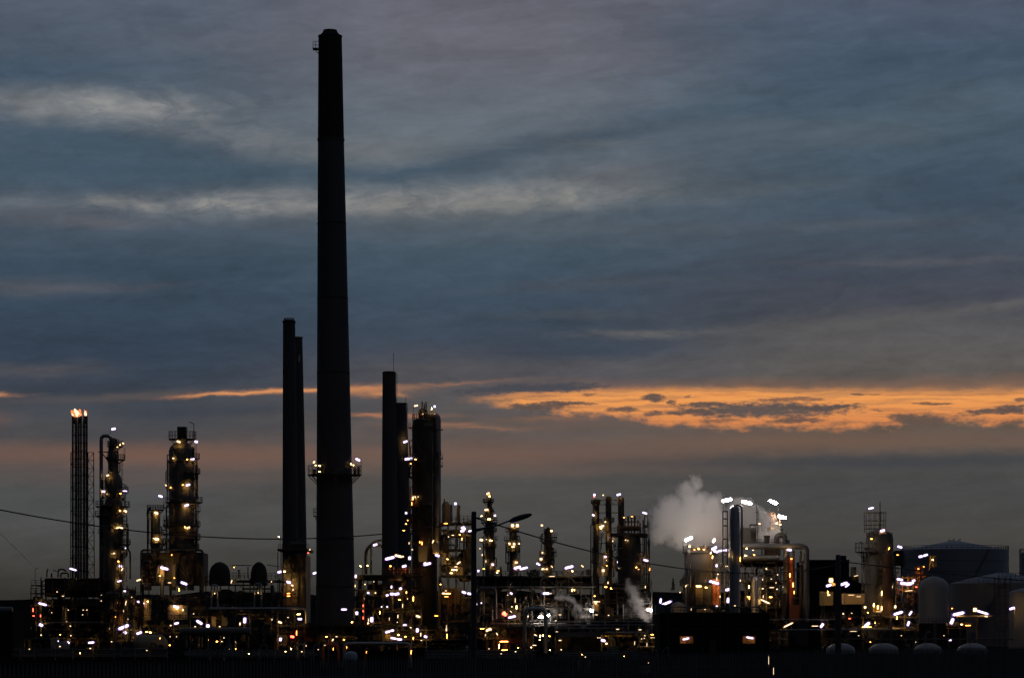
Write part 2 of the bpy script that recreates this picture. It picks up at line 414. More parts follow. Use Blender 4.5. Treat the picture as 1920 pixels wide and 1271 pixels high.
class M:
    def __init__(self): self.v, self.f = [], []

    def add(self, vs, fs):
        n = len(self.v)
        self.v += [Vector(a) for a in vs]
        self.f += [tuple(i + n for i in f) for f in fs]
        return self

    def box(self, a, b):
        x0, x1 = sorted((a[0], b[0])); y0, y1 = sorted((a[1], b[1])); z0, z1 = sorted((a[2], b[2]))
        return self.add([(x0, y0, z0), (x1, y0, z0), (x1, y1, z0), (x0, y1, z0), (x0, y0, z1), (x1, y0, z1), (x1, y1, z1), (x0, y1, z1)],
                        [(0, 3, 2, 1), (4, 5, 6, 7), (0, 1, 5, 4), (1, 2, 6, 5), (2, 3, 7, 6), (3, 0, 4, 7)])

    def tube(self, pts, r, n=6, caps=True):
        pts = [Vector(p) for p in pts]
        rs = r if isinstance(r, (list, tuple)) else [r] * len(pts)
        rings = []
        prev = None
        for i, p in enumerate(pts):
            d = (pts[min(i + 1, len(pts) - 1)] - pts[max(i - 1, 0)])
            d = d.normalized() if d.length > 1e-9 else Vector((0, 0, 1))
            if prev is None:
                a = Vector((0, 1, 0)) if abs(d.y) < 0.9 else Vector((1, 0, 0))
                u = d.cross(a).normalized()
            else:
                u = (prev - d * prev.dot(d)).normalized()
            prev = u
            v = d.cross(u)
            rings.append([p + (u * math.cos(2 * math.pi * k / n) + v * math.sin(2 * math.pi * k / n)) * rs[i] for k in range(n)])
        vs = [q for rg in rings for q in rg]
        fs = [(i * n + k, i * n + (k + 1) % n, (i + 1) * n + (k + 1) % n, (i + 1) * n + k) for i in range(len(pts) - 1) for k in range(n)]
        if caps: fs += [tuple(reversed(range(n))), tuple(range((len(pts) - 1) * n, len(pts) * n))]
        return self.add(vs, fs)

    def bar(self, a, b, r, n=4): return self.tube([a, b], r, n)

    def lathe(self, prof, cx, cy, n=28):
        """prof: list of (z, r) or (z, r, dx)"""
        vs, fs = [], []
        for p in prof:
            z, r = p[0], max(p[1], 0.001)
            ox = p[2] if len(p) > 2 else 0.0
            vs += [(cx + ox + r * math.cos(2 * math.pi * k / n), cy + r * math.sin(2 * math.pi * k / n), z) for k in range(n)]
        for i in range(len(prof) - 1):
            for k in range(n):
                fs.append((i * n + k, i * n + (k + 1) % n, (i + 1) * n + (k + 1) % n, (i + 1) * n + k))
        fs += [tuple(range(n)), tuple(range((len(prof) - 1) * n, len(prof) * n))]
        return self.add(vs, fs)

    def ring(self, cx, cy, z, r0, r1, t, a0=0.0, a1=360.0, n=24):
        """flat annular deck with thickness t"""
        full = a1 - a0 >= 359
        m = n if full else max(4, int(n * (a1 - a0) / 360))
        vs = []
        cnt = m if full else m + 1
        for i in range(cnt):
            a = R(a0 + (a1 - a0) * i / m)
            c, s_ = math.cos(a), math.sin(a)
            vs += [(cx + r0 * c, cy + r0 * s_, z - t), (cx + r1 * c, cy + r1 * s_, z - t), (cx + r1 * c, cy + r1 * s_, z), (cx + r0 * c, cy + r0 * s_, z)]
        fs = []
        for i in range(m):
            a, b = i * 4, ((i + 1) % cnt) * 4
            for k in range(4): fs.append((a + k, b + k, b + (k + 1) % 4, a + (k + 1) % 4))
        return self.add(vs, fs)

    def obj(self, name, material, origin=(0, 0, 0), parent=None, smooth=True, label=None):
        me = bpy.data.meshes.new(name)
        o = Vector(origin)
        me.from_pydata([tuple(v - o) for v in self.v], [], self.f)
        me.materials.append(MAT[material])
        me.update()
        if smooth:
            me.polygons.foreach_set('use_smooth', [True] * len(me.polygons))
            me.set_sharp_from_angle(angle=R(38))
        ob = bpy.data.objects.new(name, me)
        COL.objects.link(ob)
        if parent is not None: ob.parent = parent
        if label: ob['label'] = label
        return ob


def rounded(pts, rad, seg=4):
    """polyline with rounded corners"""
    pts = [Vector(p) for p in pts]
    out = [pts[0]]
    for i in range(1, len(pts) - 1):
        a, b, c = pts[i - 1], pts[i], pts[i + 1]
        r = min(rad, (a - b).length * 0.49, (c - b).length * 0.49)
        p, q = b + (a - b).normalized() * r, b + (c - b).normalized() * r
        for k in range(seg + 1):
            t = k / seg
            out.append((1 - t) ** 2 * p + 2 * (1 - t) * t * b + t * t * q)
    out.append(pts[-1])
    return out


LAMP = {}


def capsule(n=7):
    m = M()
    prof = [(-0.5, 0.5), (-0.40, 1.0), (0.40, 1.0), (0.5, 0.5)]
    vs = [(x, r * math.cos(2 * math.pi * k / n), r * math.sin(2 * math.pi * k / n)) for x, r in prof for k in range(n)]
    fs = [(i * n + k, i * n + (k + 1) % n, (i + 1) * n + (k + 1) % n, (i + 1) * n + k) for i in range(3) for k in range(n)]
    fs += [tuple(range(n)), tuple(range(3 * n, 4 * n))]
    return m.add(vs, fs)


def lamp_meshes(kind):
    if kind in LAMP: return LAMP[kind]
    def me(mm, name, material):
        d = bpy.data.meshes.new(name); d.from_pydata([tuple(v) for v in mm.v], [], mm.f); d.materials.append(MAT[material]); d.update(); return d
    hood = M().box((-0.66, -0.2, 1.3), (0.66, 1.7, 1.6)).box((-0.66, 0.1, -0.9), (-0.61, 1.7, 1.3)).box((0.61, 0.1, -0.9), (0.66, 1.7, 1.3))  # end plates added so the warm spill stays local
    if kind == 'f': hood = M().box((-0.54, -0.3, -1.7), (0.54, 0.6, -1.4))
    rim = M().box((-0.46, -0.75, -1.32), (0.46, 0.7, -0.98))  # strip added along the tube to imitate its colour fringe
    rm = {'v': 'lens_violet', 'f': 'lens_violet', 'w': 'lens_amber', 'g': 'dark_steel', 'a': 'dark_steel', 'o': 'dark_steel', 'r': 'lens_red'}[kind]
    cap = capsule(); tm = cap; fl = None
    if kind in 'vw':                              # visible tube in front; amber spill comes from an added glowing reflector
        tm = M().add([Vector((p.x, p.y * 0.55 - 0.45, p.z)) for p in cap.v], cap.f)
        fl = me(M().add([Vector((p.x * 0.94, p.y * 0.5 + 0.65, p.z * 0.86)) for p in cap.v], cap.f), 'reflector', 'light_warm')
        rim.box((-0.46, -0.6, 0.99), (0.46, 0.3, 1.25)).box((-0.60, -0.6, -1.0), (-0.51, 0.4, 0.7)).box((0.51, -0.6, -1.0), (0.60, 0.4, 0.7))
    LAMP[kind] = (me(hood, 'lamp', 'dark_steel'), [('tube', me(tm, 'tube', 'light_' + kind)), ('lens', me(rim, 'lens', rm))] + ([('reflector', fl)] if fl else []))  # the lens strip only carries the fringe colour, it is no real lens
    return LAMP[kind]


class T:
    """a thing: an Empty at its base with parts"""
    def __init__(self, name, label, cat, x, y, Y, group=None):
        self.Y = Y
        self.s = S(Y)
        self.o = P(x, y, Y)
        e = bpy.data.objects.new(name, None)
        e.empty_display_size = 1.0
        e.location = self.o
        e['label'] = label; e['category'] = cat; e['kind'] = 'thing'
        if group: e['group'] = group
        COL.objects.link(e)
        self.e = e

    def part(self, name, m, material, parent=None, smooth=True, label=None):
        return m.obj(name, material, self.o, parent if parent is not None else self.e, smooth, label)

    def skin(self, x, y, off=0.8):
        """depth just in front of the shell at a picture point"""
        xc, pr, Y = self.surf
        pr = sorted(pr)
        def at(v):
            if v < pr[0][0]: return 0
            for (y0, h0), (y1, h1) in zip(pr, pr[1:]):
                if y0 <= v <= y1: return h0 + (h1 - h0) * (v - y0) / max(y1 - y0, 1e-6)
            return pr[-1][1]
        hw = max(at(y), at(y + 5), at(y + 9))
        d = abs(x - xc)
        return (Y - self.Y) - (math.sqrt(hw * hw - d * d) * self.s if d < hw else 0.0) - off

    # -------- lamps fixed to the thing
    def lamps(self, rows, Y=None, dy=-0.6, stem=0):
        for row in rows:
            x, y, ln, ang, kind = row[:5]
            r = row[5] if len(row) > 5 else (2.3 if kind in 'vf' else 1.9)
            if kind in 'gao': r *= 0.45; ln *= 0.7
            elif r < 1.6: r *= 0.72; ln *= 0.85
            else: r *= 0.9
            q_ = 0.78 + 0.34 * abs(math.sin(x * 12.9 + y * 78.2)); r *= q_ if kind != 'f' else 1.0
            YY = (Y or self.Y) + (self.skin(x, y) if dy == 's' else dy)
            s = S(YY)
            if kind == 'a' and math.sin(x * 7.3 + y * 3.1) > 0.1: kind = 'w'; r *= 1.15
            hm, subs = lamp_meshes(kind)
            h = bpy.data.objects.new('lamp', hm)
            COL.objects.link(h); h.parent = self.e
            h.location = P(x, y, YY) - self.o
            h.rotation_euler = (0, -R(ang), 0)
            h.scale = (max(ln, 2 * r) * s, r * s, r * s)
            for nm, dm in subs:
                c = bpy.data.objects.new(nm, dm); COL.objects.link(c); c.parent = h
            st = row[6] if len(row) > 6 else stem
            if st:
                sg = -1 if ang >= 0 else 1
                a = P(x + sg * ln * 0.5 * math.cos(R(ang)), y + abs(math.sin(R(ang))) * ln * 0.5, YY + 0.6 * r * s)
                b = a + Vector((sg * 2.5 * s, 0, -3.0 * s)); c_ = a + Vector((sg * 2.5 * s, 0, -st * s))
                self.part('lamp_stem', M().tube([a, b, c_], 0.45 * s, 5), 'dark_steel')

    # -------- pieces in pixel units
    def shell(self, prof, xc, material='cladding', name='shell', Y=None, n=30, label=None):
        YY = Y or self.Y; s = S(YY)
        pr = [(EYE + (HZ - p[0]) * s, p[1] * s) + (((p[2] - xc) * s,) if len(p) > 2 else ()) for p in prof]
        c = P(xc, 0, YY)
        if name == 'shell': self.surf = (xc, [(p[0], p[1]) for p in prof], YY)
        return self.part(name, M().lathe(pr, c.x, YY, n), material, label=label)

    def deck(self, y, xl, xr, xc, rb, Y=None, rail=9.0, bracket=True):
        """gallery round a column: xl..xr outline, rb the shell radius (px)"""
        YY = Y or self.Y; s = S(YY); c = P(xc, y, YY)
        l, r_ = xc - xl, xr - xc
        if l > rb + 1 and r_ > rb + 1: a0, a1, ro = 0, 360, max(l, r_)
        elif r_ > l: a0, a1, ro = -75, 75, r_
        else: a0, a1, ro = 105, 255, l
        ox = (r_ - l) * 0.5 * s if a1 - a0 >= 359 else 0
        if ox: ro = (l + r_) / 2
        g = self.part('gallery', M().ring(c.x + ox, YY, c.z, rb * 0.9 * s, ro * s, 1.1 * s, a0, a1), 'grating', smooth=False)
        m = M(); n = max(5, int(22 * (a1 - a0) / 360)); full = a1 - a0 >= 359
        pts = []
        for i in range(n if full else n + 1):
            a = R(a0 + (a1 - a0) * i / n)
            q = Vector((c.x + ox + (ro - 0.5) * s * math.cos(a), YY + (ro - 0.5) * s * math.sin(a), c.z))
            pts.append(q); m.bar(q, q + Vector((0, 0, rail * s)), 0.38 * s)
        for h in (rail, rail * 0.5):
            L = [p + Vector((0, 0, h * s)) for p in pts] + ([pts[0] + Vector((0, 0, h * s))] if full else [])
            for a, b in zip(L, L[1:]): m.bar(a, b, 0.36 * s)
        self.part('railing', m, 'dark_steel', g)
        if bracket:
            m = M()
            for i in range(0, n + (0 if full else 1), 3):
                a = R(a0 + (a1 - a0) * i / n)
                d = Vector((math.cos(a), math.sin(a), 0))
                m.bar(Vector((c.x + ox, YY, c.z - 1.2 * s)) + d * ro * 0.95 * s, Vector((c.x, YY, c.z - (1.2 + (ro - rb) * 0.9) * s)) + d * rb * s, 0.5 * s)
            m.ring(c.x + ox, YY, c.z - 1.2 * s, rb * 0.95 * s, rb * 1.02 * s, 0.9 * s, a0, a1)
            m.ring(c.x + ox, YY, c.z - 1.15 * s, (ro * .95 - .5) * s, (ro * .95 + .5) * s, 0.8 * s, a0, a1)
            self.part('bracket', m, 'dark_steel', g)
        return g

    def pipe(self, pts, r, material='pipe_metal', Y=None, dy=0.0, rad=None, n=8, name='pipe'):
        YY = (Y or self.Y) + dy; s = S(YY)
        q = [P(p[0], p[1], YY + (p[2] if len(p) > 2 else 0)) for p in pts]
        if len(q) > 2: q = rounded(q, (rad if rad is not None else r * 3) * s)
        return self.part(name, M().tube(q, r * s, n), material)

    def ladder(self, x, y0, y1, Y=None, dy=-0.5, w_=2.4, cage=True):
        YY = (Y or self.Y) + dy; s = S(YY); m = M()
        for sx in (-w_ / 2, w_ / 2): m.bar(P(x + sx, y0, YY), P(x + sx, y1, YY), 0.3 * s)
        y = y0
        while y < y1:
            m.bar(P(x - w_ / 2, y, YY), P(x + w_ / 2, y, YY), 0.22 * s); y += 3.2
        if cage:
            y = y0
            while y < y1 - 6:
                L = [P(x + 3.2 * math.cos(R(a)), y, YY - 3.2 * s * (1 + math.sin(R(a)))) for a in range(180, 361, 45)]
                for a, b in zip(L, L[1:]): m.bar(a, b, 0.2 * s)
                y += 9
        return self.part('ladder', m, 'dark_steel')

    def rails(self, pts, h=9.0, Y=None, dy=0.0, step_=7.0, material='dark_steel', parent=None):
        """straight railing along a pixel polyline"""
        YY = (Y or self.Y) + dy; s = S(YY); m = M()
        for a, b in zip(pts, pts[1:]):
            n = max(1, int(abs(b[0] - a[0]) / step_))
            for i in range(n + 1):
                x = a[0] + (b[0] - a[0]) * i / n; y = a[1] + (b[1] - a[1]) * i / n
                m.bar(P(x, y, YY), P(x, y - h, YY), 0.36 * s)
            for k in (h, h * 0.5): m.bar(P(a[0], a[1] - k, YY), P(b[0], b[1] - k, YY), 0.36 * s)
        return self.part('railing', m, material, parent)

    def slab(self, x0, x1, y0, y1, d0, d1, material, name, bevel=0, parent=None, Y=None, smooth=False):
        YY = Y or self.Y
        a, b = P(x0, y0, YY), P(x1, y1, YY)
        return self.part(name, M().box((a.x, YY + d0, a.z), (b.x, YY + d1, b.z)), material, parent, smooth)

    def drum(self, x0, x1, y, r, material='cladding', dy=0.0, name='drum', Y=None):
        """horizontal vessel with dished ends, along x"""
        YY = (Y or self.Y) + dy; s = S(YY)
        e = min(r * 0.6, (x1 - x0) * 0.3)
        L = [(x0, 0.15), (x0 + e * 0.25, 0.62), (x0 + e, 1), (x1 - e, 1), (x1 - e * 0.25, 0.62), (x1, 0.15)]
        return self.part(name, M().tube([P(x, y, YY) for x, _ in L], [k * r * s for _, k in L], 18), material)

    def frame(self, x0, x1, ytop, ybot, depth, levels, nb, r=1.0, brace=True, floors=True, material='dark_steel', rail=True):
        """open steel structure with decks"""
        s = self.s; m = M()
        xs = [x0 + (x1 - x0) * i / nb for i in range(nb + 1)]
        for d in (0, depth):
            for x in xs:
                a, b = P(x, ytop, self.Y), P(x, ybot, self.Y)
                m.box((a.x - r * s, self.Y + d - r * s, b.z), (a.x + r * s, self.Y + d + r * s, a.z))
            for y in levels:
                a, b = P(x0, y, self.Y), P(x1, y, self.Y)
                m.box((a.x + r * s, self.Y + d - 0.8 * r * s, a.z - 1.6 * r * s), (b.x - r * s, self.Y + d + 0.8 * r * s, a.z - 0.1 * r * s))
            for x in xs:
                c = P(x, y, self.Y)
                m.box((c.x - 0.7 * r * s, self.Y + 0.8 * r * s, c.z - 1.5 * r * s), (c.x + 0.7 * r * s, self.Y + depth - 0.8 * r * s, c.z - 0.2 * r * s))
        if brace:
            lv = sorted(levels) + [ybot]
            for i in range(nb):
                for j in range(len(lv) - 1):
                    if (i + j) % 2 == 0:
                        m.bar(P(xs[i], lv[j], self.Y - 0.2), P(xs[i + 1], lv[j + 1], self.Y - 0.2), 0.55 * r * s)
                    if (i * 3 + j) % 4 == 1:
                        m.bar(P(xs[i + 1], lv[j], self.Y - 0.3), P(xs[i], lv[j + 1], self.Y - 0.3), 0.55 * r * s)
        self.part('steel_frame', m, material, smooth=False)
        if floors:
            for y in levels:
                a, b = P(x0, y, self.Y), P(x1, y, self.Y)
                fl = self.part('deck', M().box((a.x - r * s, self.Y + 1.2 * r * s, a.z), (b.x + r * s, self.Y + depth - 1.2 * r * s, a.z + 0.9 * s)), 'grating', smooth=False)
                if rail: self.rails([(x0, y - 0.9), (x1, y - 0.9)], 8.5, dy=1.4 * r * s, parent=fl)

    def clutter(self, x0, x1, y0, y1, depth, n, seed, mats=('dark_pipe', 'pipe_metal', 'dark_cladding', 'rusty_steel'), big=True):
        """pipework, exchangers, drums and valves that fill a process unit"""
        rnd = random.Random(seed)
        for i in range(n):
            k = rnd.random(); dy = rnd.uniform(0.5, depth * 0.8); mt = rnd.choice(mats)
            x = rnd.uniform(x0, x1); y = rnd.uniform(y0, y1)
            if k < 0.30:
                x2 = x + rnd.uniform(0.25, 0.8) * (x1 - x0)
                x2 = min(x2, x1); self.pipe([(x, y), (x2, y)], rnd.uniform(0.8, 1.9), mt, dy=dy)
            elif k < 0.62:
                h = rnd.uniform(18, 60); x2 = x + rnd.choice((-1, 1)) * rnd.uniform(5, 22)
                x2 = max(x0, min(x1, x2)); yb = min(y + h, y1)
                if yb - y > 6 and abs(x2 - x) > 3:
                    self.pipe([(x, yb), (x, y), (x2, y), (x2, min(y + h * rnd.uniform(0.4, 1.2), y1))], rnd.uniform(0.7, 1.5), mt, dy=dy)
            elif k < 0.80 and big:
                r = rnd.uniform(4, 8); ln = rnd.uniform(20, 42)
                xa = max(x0, min(x, x1 - ln)); self.drum(xa, min(xa + ln, x1), y, r, rnd.choice(('dark_cladding', 'cladding', 'dark_pipe')), dy=dy + 1)
            elif big:
                r = rnd.uniform(3.5, 7); h = rnd.uniform(22, 48)
                yy = min(y, y1 - h) if y1 - h > y0 else y0
                self.shell([(yy, r * .2), (yy + r * .25, r * .7), (yy + r * .6, r), (min(yy + h, y1), r)], max(x0 + r, min(x1 - r, x)), rnd.choice(('dark_cladding', 'cladding')), 'vessel', Y=self.Y + dy + 1, n=18)


def dress(t, xc, hw, y0, y1, seed, n=10, Y=None):
    """small-bore piping, valves, brackets and side decks that hug a column"""
    rnd = random.Random(seed); YY = (Y or t.Y)
    for i in range(n):
        side = rnd.choice((-1, 1)); k = rnd.random()
        ya = rnd.uniform(y0, y1 - 12); yb = min(y1, ya + rnd.uniform(14, 70))
        xo = xc + side * (hw + rnd.uniform(1.5, 6.5)); dy = rnd.uniform(-hw * .9, hw * .4) * t.s
        if k < .42: t.pipe([(xc + side * hw * .6, ya), (xo, ya), (xo, yb), (xc + side * hw * .6, yb + 1)], rnd.uniform(.6, 1.2), rnd.choice(('dark_pipe', 'pipe_metal', 'rusty_steel')), dy=dy, n=6, rad=2)
        elif k < .62: t.pipe([(xc + side * hw * rnd.uniform(.1, .8), ya), (xc + side * hw * rnd.uniform(.1, .8), yb)], rnd.uniform(.5, .9), rnd.choice(('dark_pipe', 'cladding')), dy=-hw * t.s - .25, n=6)
        elif k < .80:
            w_ = rnd.uniform(6, 11); h = rnd.uniform(6, 9); xa = xc + side * (hw - .5); xb = xc + side * (hw + w_); a = P(min(xa, xb), ya, YY); b = P(max(xa, xb), ya + 1, YY)
            g = t.part('side_deck', M().box((a.x, YY - 1.2, b.z), (b.x, YY + 1.2, a.z)).bar(P(xb, ya, YY), P(xa, ya + w_, YY), .45 * t.s), 'grating', smooth=False)
            m = M()
            for d in (-1.15, 1.15):
                for x in (xb, (xa + xb) / 2): m.bar(P(x, ya, YY + d), P(x, ya - h, YY + d), .36 * t.s)
                for q in (h, h * .5): m.bar(P(xa, ya - q, YY + d), P(xb, ya - q, YY + d), .36 * t.s)
            for q in (h, h * .5): m.bar(P(xb, ya - q, YY - 1.15), P(xb, ya - q, YY + 1.15), .36 * t.s)
            t.part('railing', m, 'dark_steel', g)
        else:
            x = xc + side * (hw + rnd.uniform(0, 1.5)); r = rnd.uniform(1.2, 3.0)
            t.slab(x - r, x + r, ya, ya + r * rnd.uniform(1.5, 3), dy - .25, dy + .25, 'dark_steel', 'valve_box')


def structure(name, m, material, smooth=False):
    o = m.obj(name, material, smooth=smooth); o['kind'] = 'structure'; return o


# ================================================================ ground, hill
structure('ground', M().add([(-9000, -200, 0), (9000, -200, 0), (9000, 12000, 0), (-9000, 12000, 0)], [(0, 1, 2, 3)]), 'ground')
hm = M()
hx = [(-700 + i * 60) for i in range(56)]
rh = random.Random(3)
tops = []
for x in hx:
    base = 1106 + 5 * math.sin(x * 0.011 + 1) + 3 * math.sin(x * 0.037)
    if 1180 < x < 1320: base -= 6
    if x < 120: base = 1117 + rh.uniform(-1, 1)
    tops.append(base + rh.uniform(-1.5, 1.5))
YH = 2600.0
rows = []
for d, k in ((0, 0.0), (120, 0.55), (300, 0.92), (500, 1.0), (900, 0.3)):
    rows.append([P(x, HZ, YH) + Vector((0, d, -EYE - 0.5 + k * (HZ - t) * S(YH) * (1 + d / YH))) for x, t in zip(hx, tops)])
n_ = len(hx)
hm.add([q for r_ in rows for q in r_], [(i * n_ + k, i * n_ + k + 1, (i + 1) * n_ + k + 1, (i + 1) * n_ + k) for i in range(4) for k in range(n_ - 1)])
structure('hill', hm, 'hill_green', True)


def tree(x, ytop, ybot, wd, Y, label, kind):
    t = T('tree', label, 'tree', x, ybot, Y, 'trees on the skyline behind the plant')
    s = t.s; h = ybot - ytop
    t.part('trunk', M().tube([P(x, ybot, Y), P(x, ybot - h * .5, Y), P(x, ytop + h * .08, Y)], [h * .03 * s, h * .022 * s, h * .005 * s]), 'bark')
    rnd = random.Random(int(x)); m = M()
    for i in range(420):
        k = rnd.random() ** 0.8
        if kind == 'conifer': rad = wd * (0.12 + 0.9 * k) * 0.5; yy = ytop + h * 0.9 * k
        else: rad = wd * 0.5 * math.sin(math.pi * min(1, 0.12 + 0.8 * k)); yy = ytop + h * 0.75 * k
        a = rnd.uniform(0, 2 * math.pi); q = rad * math.sqrt(rnd.random()) * rnd.uniform(0.75, 1.15)
        c = P(x, yy + rnd.uniform(-1, 1), Y) + Vector((q * math.cos(a), q * math.sin(a), 0)) * s
        e = wd * rnd.uniform(0.05, 0.10) * s
        d1 = Vector((rnd.uniform(-1, 1), rnd.uniform(-1, 1), rnd.uniform(-1, 1))).normalized() * e
        d2 = Vector((rnd.uniform(-1, 1), rnd.uniform(-1, 1), rnd.uniform(-1, 1))).normalized() * e
        m.add([c - d1, c + d2, c + d1, c - d2], [(0, 1, 2, 3)])
    t.part('crown', m, 'leaf', smooth=False)


tree(1262, 1083, 1108, 10, 1900, 'narrow pointed conifer on the dark hill right of the dome shouldered reactor', 'conifer')
tree(1284, 1082, 1108, 22, 1850, 'bushy broad tree on the dark hill just left of the gold lit vessel', 'broad')
tree(939, 1062, 1110, 15, 800, 'pointed dark conifer between the two slim lit columns in mid plant', 'conifer')
tree(1001, 1068, 1110, 26, 820, 'low bushy dark tree beside the slim unlit column in mid plant', 'broad')
tree(1500, 1042, 1150, 16, 640, 'dark conifer seen through the legs of the large bent duct', 'conifer')

# ================================================================ chimneys
GC = 'tall chimneys of the refinery'
t = T('chimney', 'tallest chimney, a single huge concrete stack with a lit gallery near its lower third', 'chimney', 628, 1213, 620, GC)
t.shell([(1216, 38, 630), (1050, 35.6, 628.5), (880, 33.2, 626.8), (600, 29.3, 624), (262, 24.5, 620.5)], 628, 'concrete', 'shaft', n=48)
t.shell([(262.5, 24.6, 620.5), (70, 22, 619)], 628, 'sooty_concrete', 'shaft_top', n=48, label='soot black top section of the shaft')
t.shell([(70.5, 22.6, 619), (67.5, 22.6, 619), (67, 19, 619), (60.5, 13.5, 619), (57, 12.8, 619), (57, 10, 619)], 628, 'sooty_concrete', 'cap', n=40)
t.shell([(264.5, 25.6, 620.5), (260.5, 25.6, 620.5)], 628, 'dark_steel', 'band', n=48)
g = t.deck(890, 577, 678, 627, 34, rail=17, bracket=False)
m = M(); s = t.s; c = P(627, 890, 620)
m.ring(c.x, 620, c.z - .6 * s, 47.5 * s, 49.5 * s, 1.0 * s)
for i in range(12):
    a = R(i * 30); d = Vector((math.cos(a), math.sin(a), 0))
    m.bar(Vector((c.x, 620, c.z - s)) + d * 49 * s, Vector((c.x, 620, c.z - 17 * s)) + d * 33.5 * s, 0.8 * s)
    m.bar(Vector((c.x, 620, c.z - s)) + d * 49 * s, Vector((c.x, 620, c.z - s)) + d * 33.5 * s, 0.8 * s)
t.part('bracket', m, 'dark_steel', g)
for x0, x1, y0, y1, nm in ((663.5, 668, 877, 889, 'control_box'), (670, 674, 874, 889, 'control_box'), (587, 592, 880, 889, 'control_box')):
    t.slab(x0, x1, y0, y1, -1.0, 0.4, 'rusty_steel', nm)
for x0, x1, yd, xb in ((586.5, 597, 92, 597), (587.5, 594, 967, 593.5)):
    a = P(x0, yd, 620); b = P(x1, yd + 1.2, 620)
    gg = t.part('small_platform', M().box((a.x, 618.8, b.z), (b.x, 621.2, a.z)).bar(P(x0 + 3, yd, 620), P(xb, yd + 9, 620), 0.7 * s), 'dark_steel', smooth=False)
    m = M()
    for yy in (618.9, 621.1):
        for x in (x0 + .5, (x0 + x1) / 2): m.bar(P(x, yd, yy), P(x, yd - 14, yy), 0.5 * s)
        for k in (14, 7): m.bar(P(x0 + .5, yd - k, yy), P(x1, yd - k, yy), 0.5 * s)
    m.bar(P(x0 + .5, yd - 14, 618.9), P(x0 + .5, yd - 14, 621.1), 0.5 * s)
    t.part('railing', m, 'dark_steel', gg)
t.ladder(608, 95, 878, dy=-3.9, w_=1.6, cage=False)
for yb, xb, rb in ((420, 622, 27.0), (560, 623.6, 28.9), (700, 625, 30.8), (1010, 628.3, 35.2), (1100, 629, 36.6)): t.shell([(yb + 1.2, rb + .35, xb), (yb - 1.2, rb + .2, xb)], 628, 'sooty_concrete', 'lift_band', n=48)
t.lamps([(671, 861.5, 9, -28, 'v', 2.0, 26)], dy=0.3)
t.lamps([(589, 866, 5, 55, 'g', 1.3, 22), (592, 872, 3, 0, 'g', 1.6)], dy=-0.5)
t.lamps([(662.5, 872, 3, 0, 'g', 1.2)], dy=-0.6)
t.lamps([(599, 873, 4, 0, 'g', 2.0), (599, 884, 4, 0, 'g', 1.4)], dy=-2.9)  # extra lamps added to strengthen the gold patch on the shaft
t.lamps([(658.5, 870, 4, 88, 'g', 1.6)], dy=-1.9)  # extra lamp added for the gold patch at the shaft's other edge
t.lamps([(645, 1142, 10, 0, 'v', 2.2)], dy=-26)

t = T('chimney', 'slender dark chimney with a crown railing, left neighbour of the tallest chimney', 'chimney', 544, 1213, 655, GC)
t.shell([(1216, 17, 545.5), (1020, 15, 544.5), (800, 13, 543), (604, 11.5, 542)], 544, 'concrete', 'shaft', n=36)
t.shell([(604.5, 12.6, 542), (602, 12.6, 542), (602, 10, 542), (600, 9.8, 542)], 544, 'sooty_concrete', 'cap', n=30)
m = M(); c = P(542, 602, 655); s = t.s
L = []
for i in range(14):
    a = R(i * 360 / 14); q = Vector((c.x + 9.5 * s * math.cos(a), 655 + 9.5 * s * math.sin(a), c.z)); L.append(q + Vector((0, 0, 5 * s))); m.bar(q, L[-1], 0.4 * s)
for a, b in zip(L, L[1:] + L[:1]): m.bar(a, b, 0.45 * s)
t.part('railing', m, 'dark_steel')
t = T('chimney', 'shorter dark chimney tucked behind the crown railed chimney beside the tallest one', 'chimney', 560, 1213, 668, GC)
t.shell([(1216, 17, 561), (1020, 15, 560), (800, 12.4, 558.5), (633, 9.6, 557.4)], 560, 'concrete', 'shaft', n=36)
t.shell([(634, 10.4, 557.4), (632, 10.4, 557.4), (632, 8, 557.4)], 560, 'sooty_concrete', 'cap', n=30)
t.slab(563, 565.5, 671, 683, -8, -5.5, 'galvanised', 'access_hatch')
t = T('chimney', 'dark chimney with a long thin lightning rod on top, right of the tallest chimney', 'chimney', 731, 1213, 700, GC)
t.shell([(1216, 17, 732.5), (1045, 15, 731), (880, 13.9, 730), (700, 12.4, 729.6)], 731, 'concrete', 'shaft', n=36)
t.shell([(700.5, 12.9, 729.6), (698, 12.9, 729.6), (696.5, 10.5, 729.6)], 731, 'sooty_concrete', 'cap', n=30)
t.pipe([(738, 698), (738, 662)], 0.5, 'dark_steel', n=5, name='lightning_rod')
t.ladder(743.8, 700, 905, dy=0, w_=1.8, cage=False)
t = T('chimney', 'shorter dark chimney with a short rod, touching the long rodded chimney', 'chimney', 757, 1213, 714, GC)
t.shell([(1216, 16, 759), (1045, 14, 757), (880, 12, 754.5), (757, 10, 752.3)], 757, 'concrete', 'shaft', n=36)
t.shell([(757.5, 10.6, 752.3), (755.5, 10.6, 752.3), (755.5, 8, 752.3)], 757, 'sooty_concrete', 'cap', n=30)
t.pipe([(761, 757), (761, 744)], 0.45, 'dark_steel', n=5, name='lightning_rod')
t.ladder(764, 757, 900, dy=0, w_=1.4, cage=False)
t.lamps([(760, 828, 8, 20, 'v', 2.1, 6)], dy=-3.5)

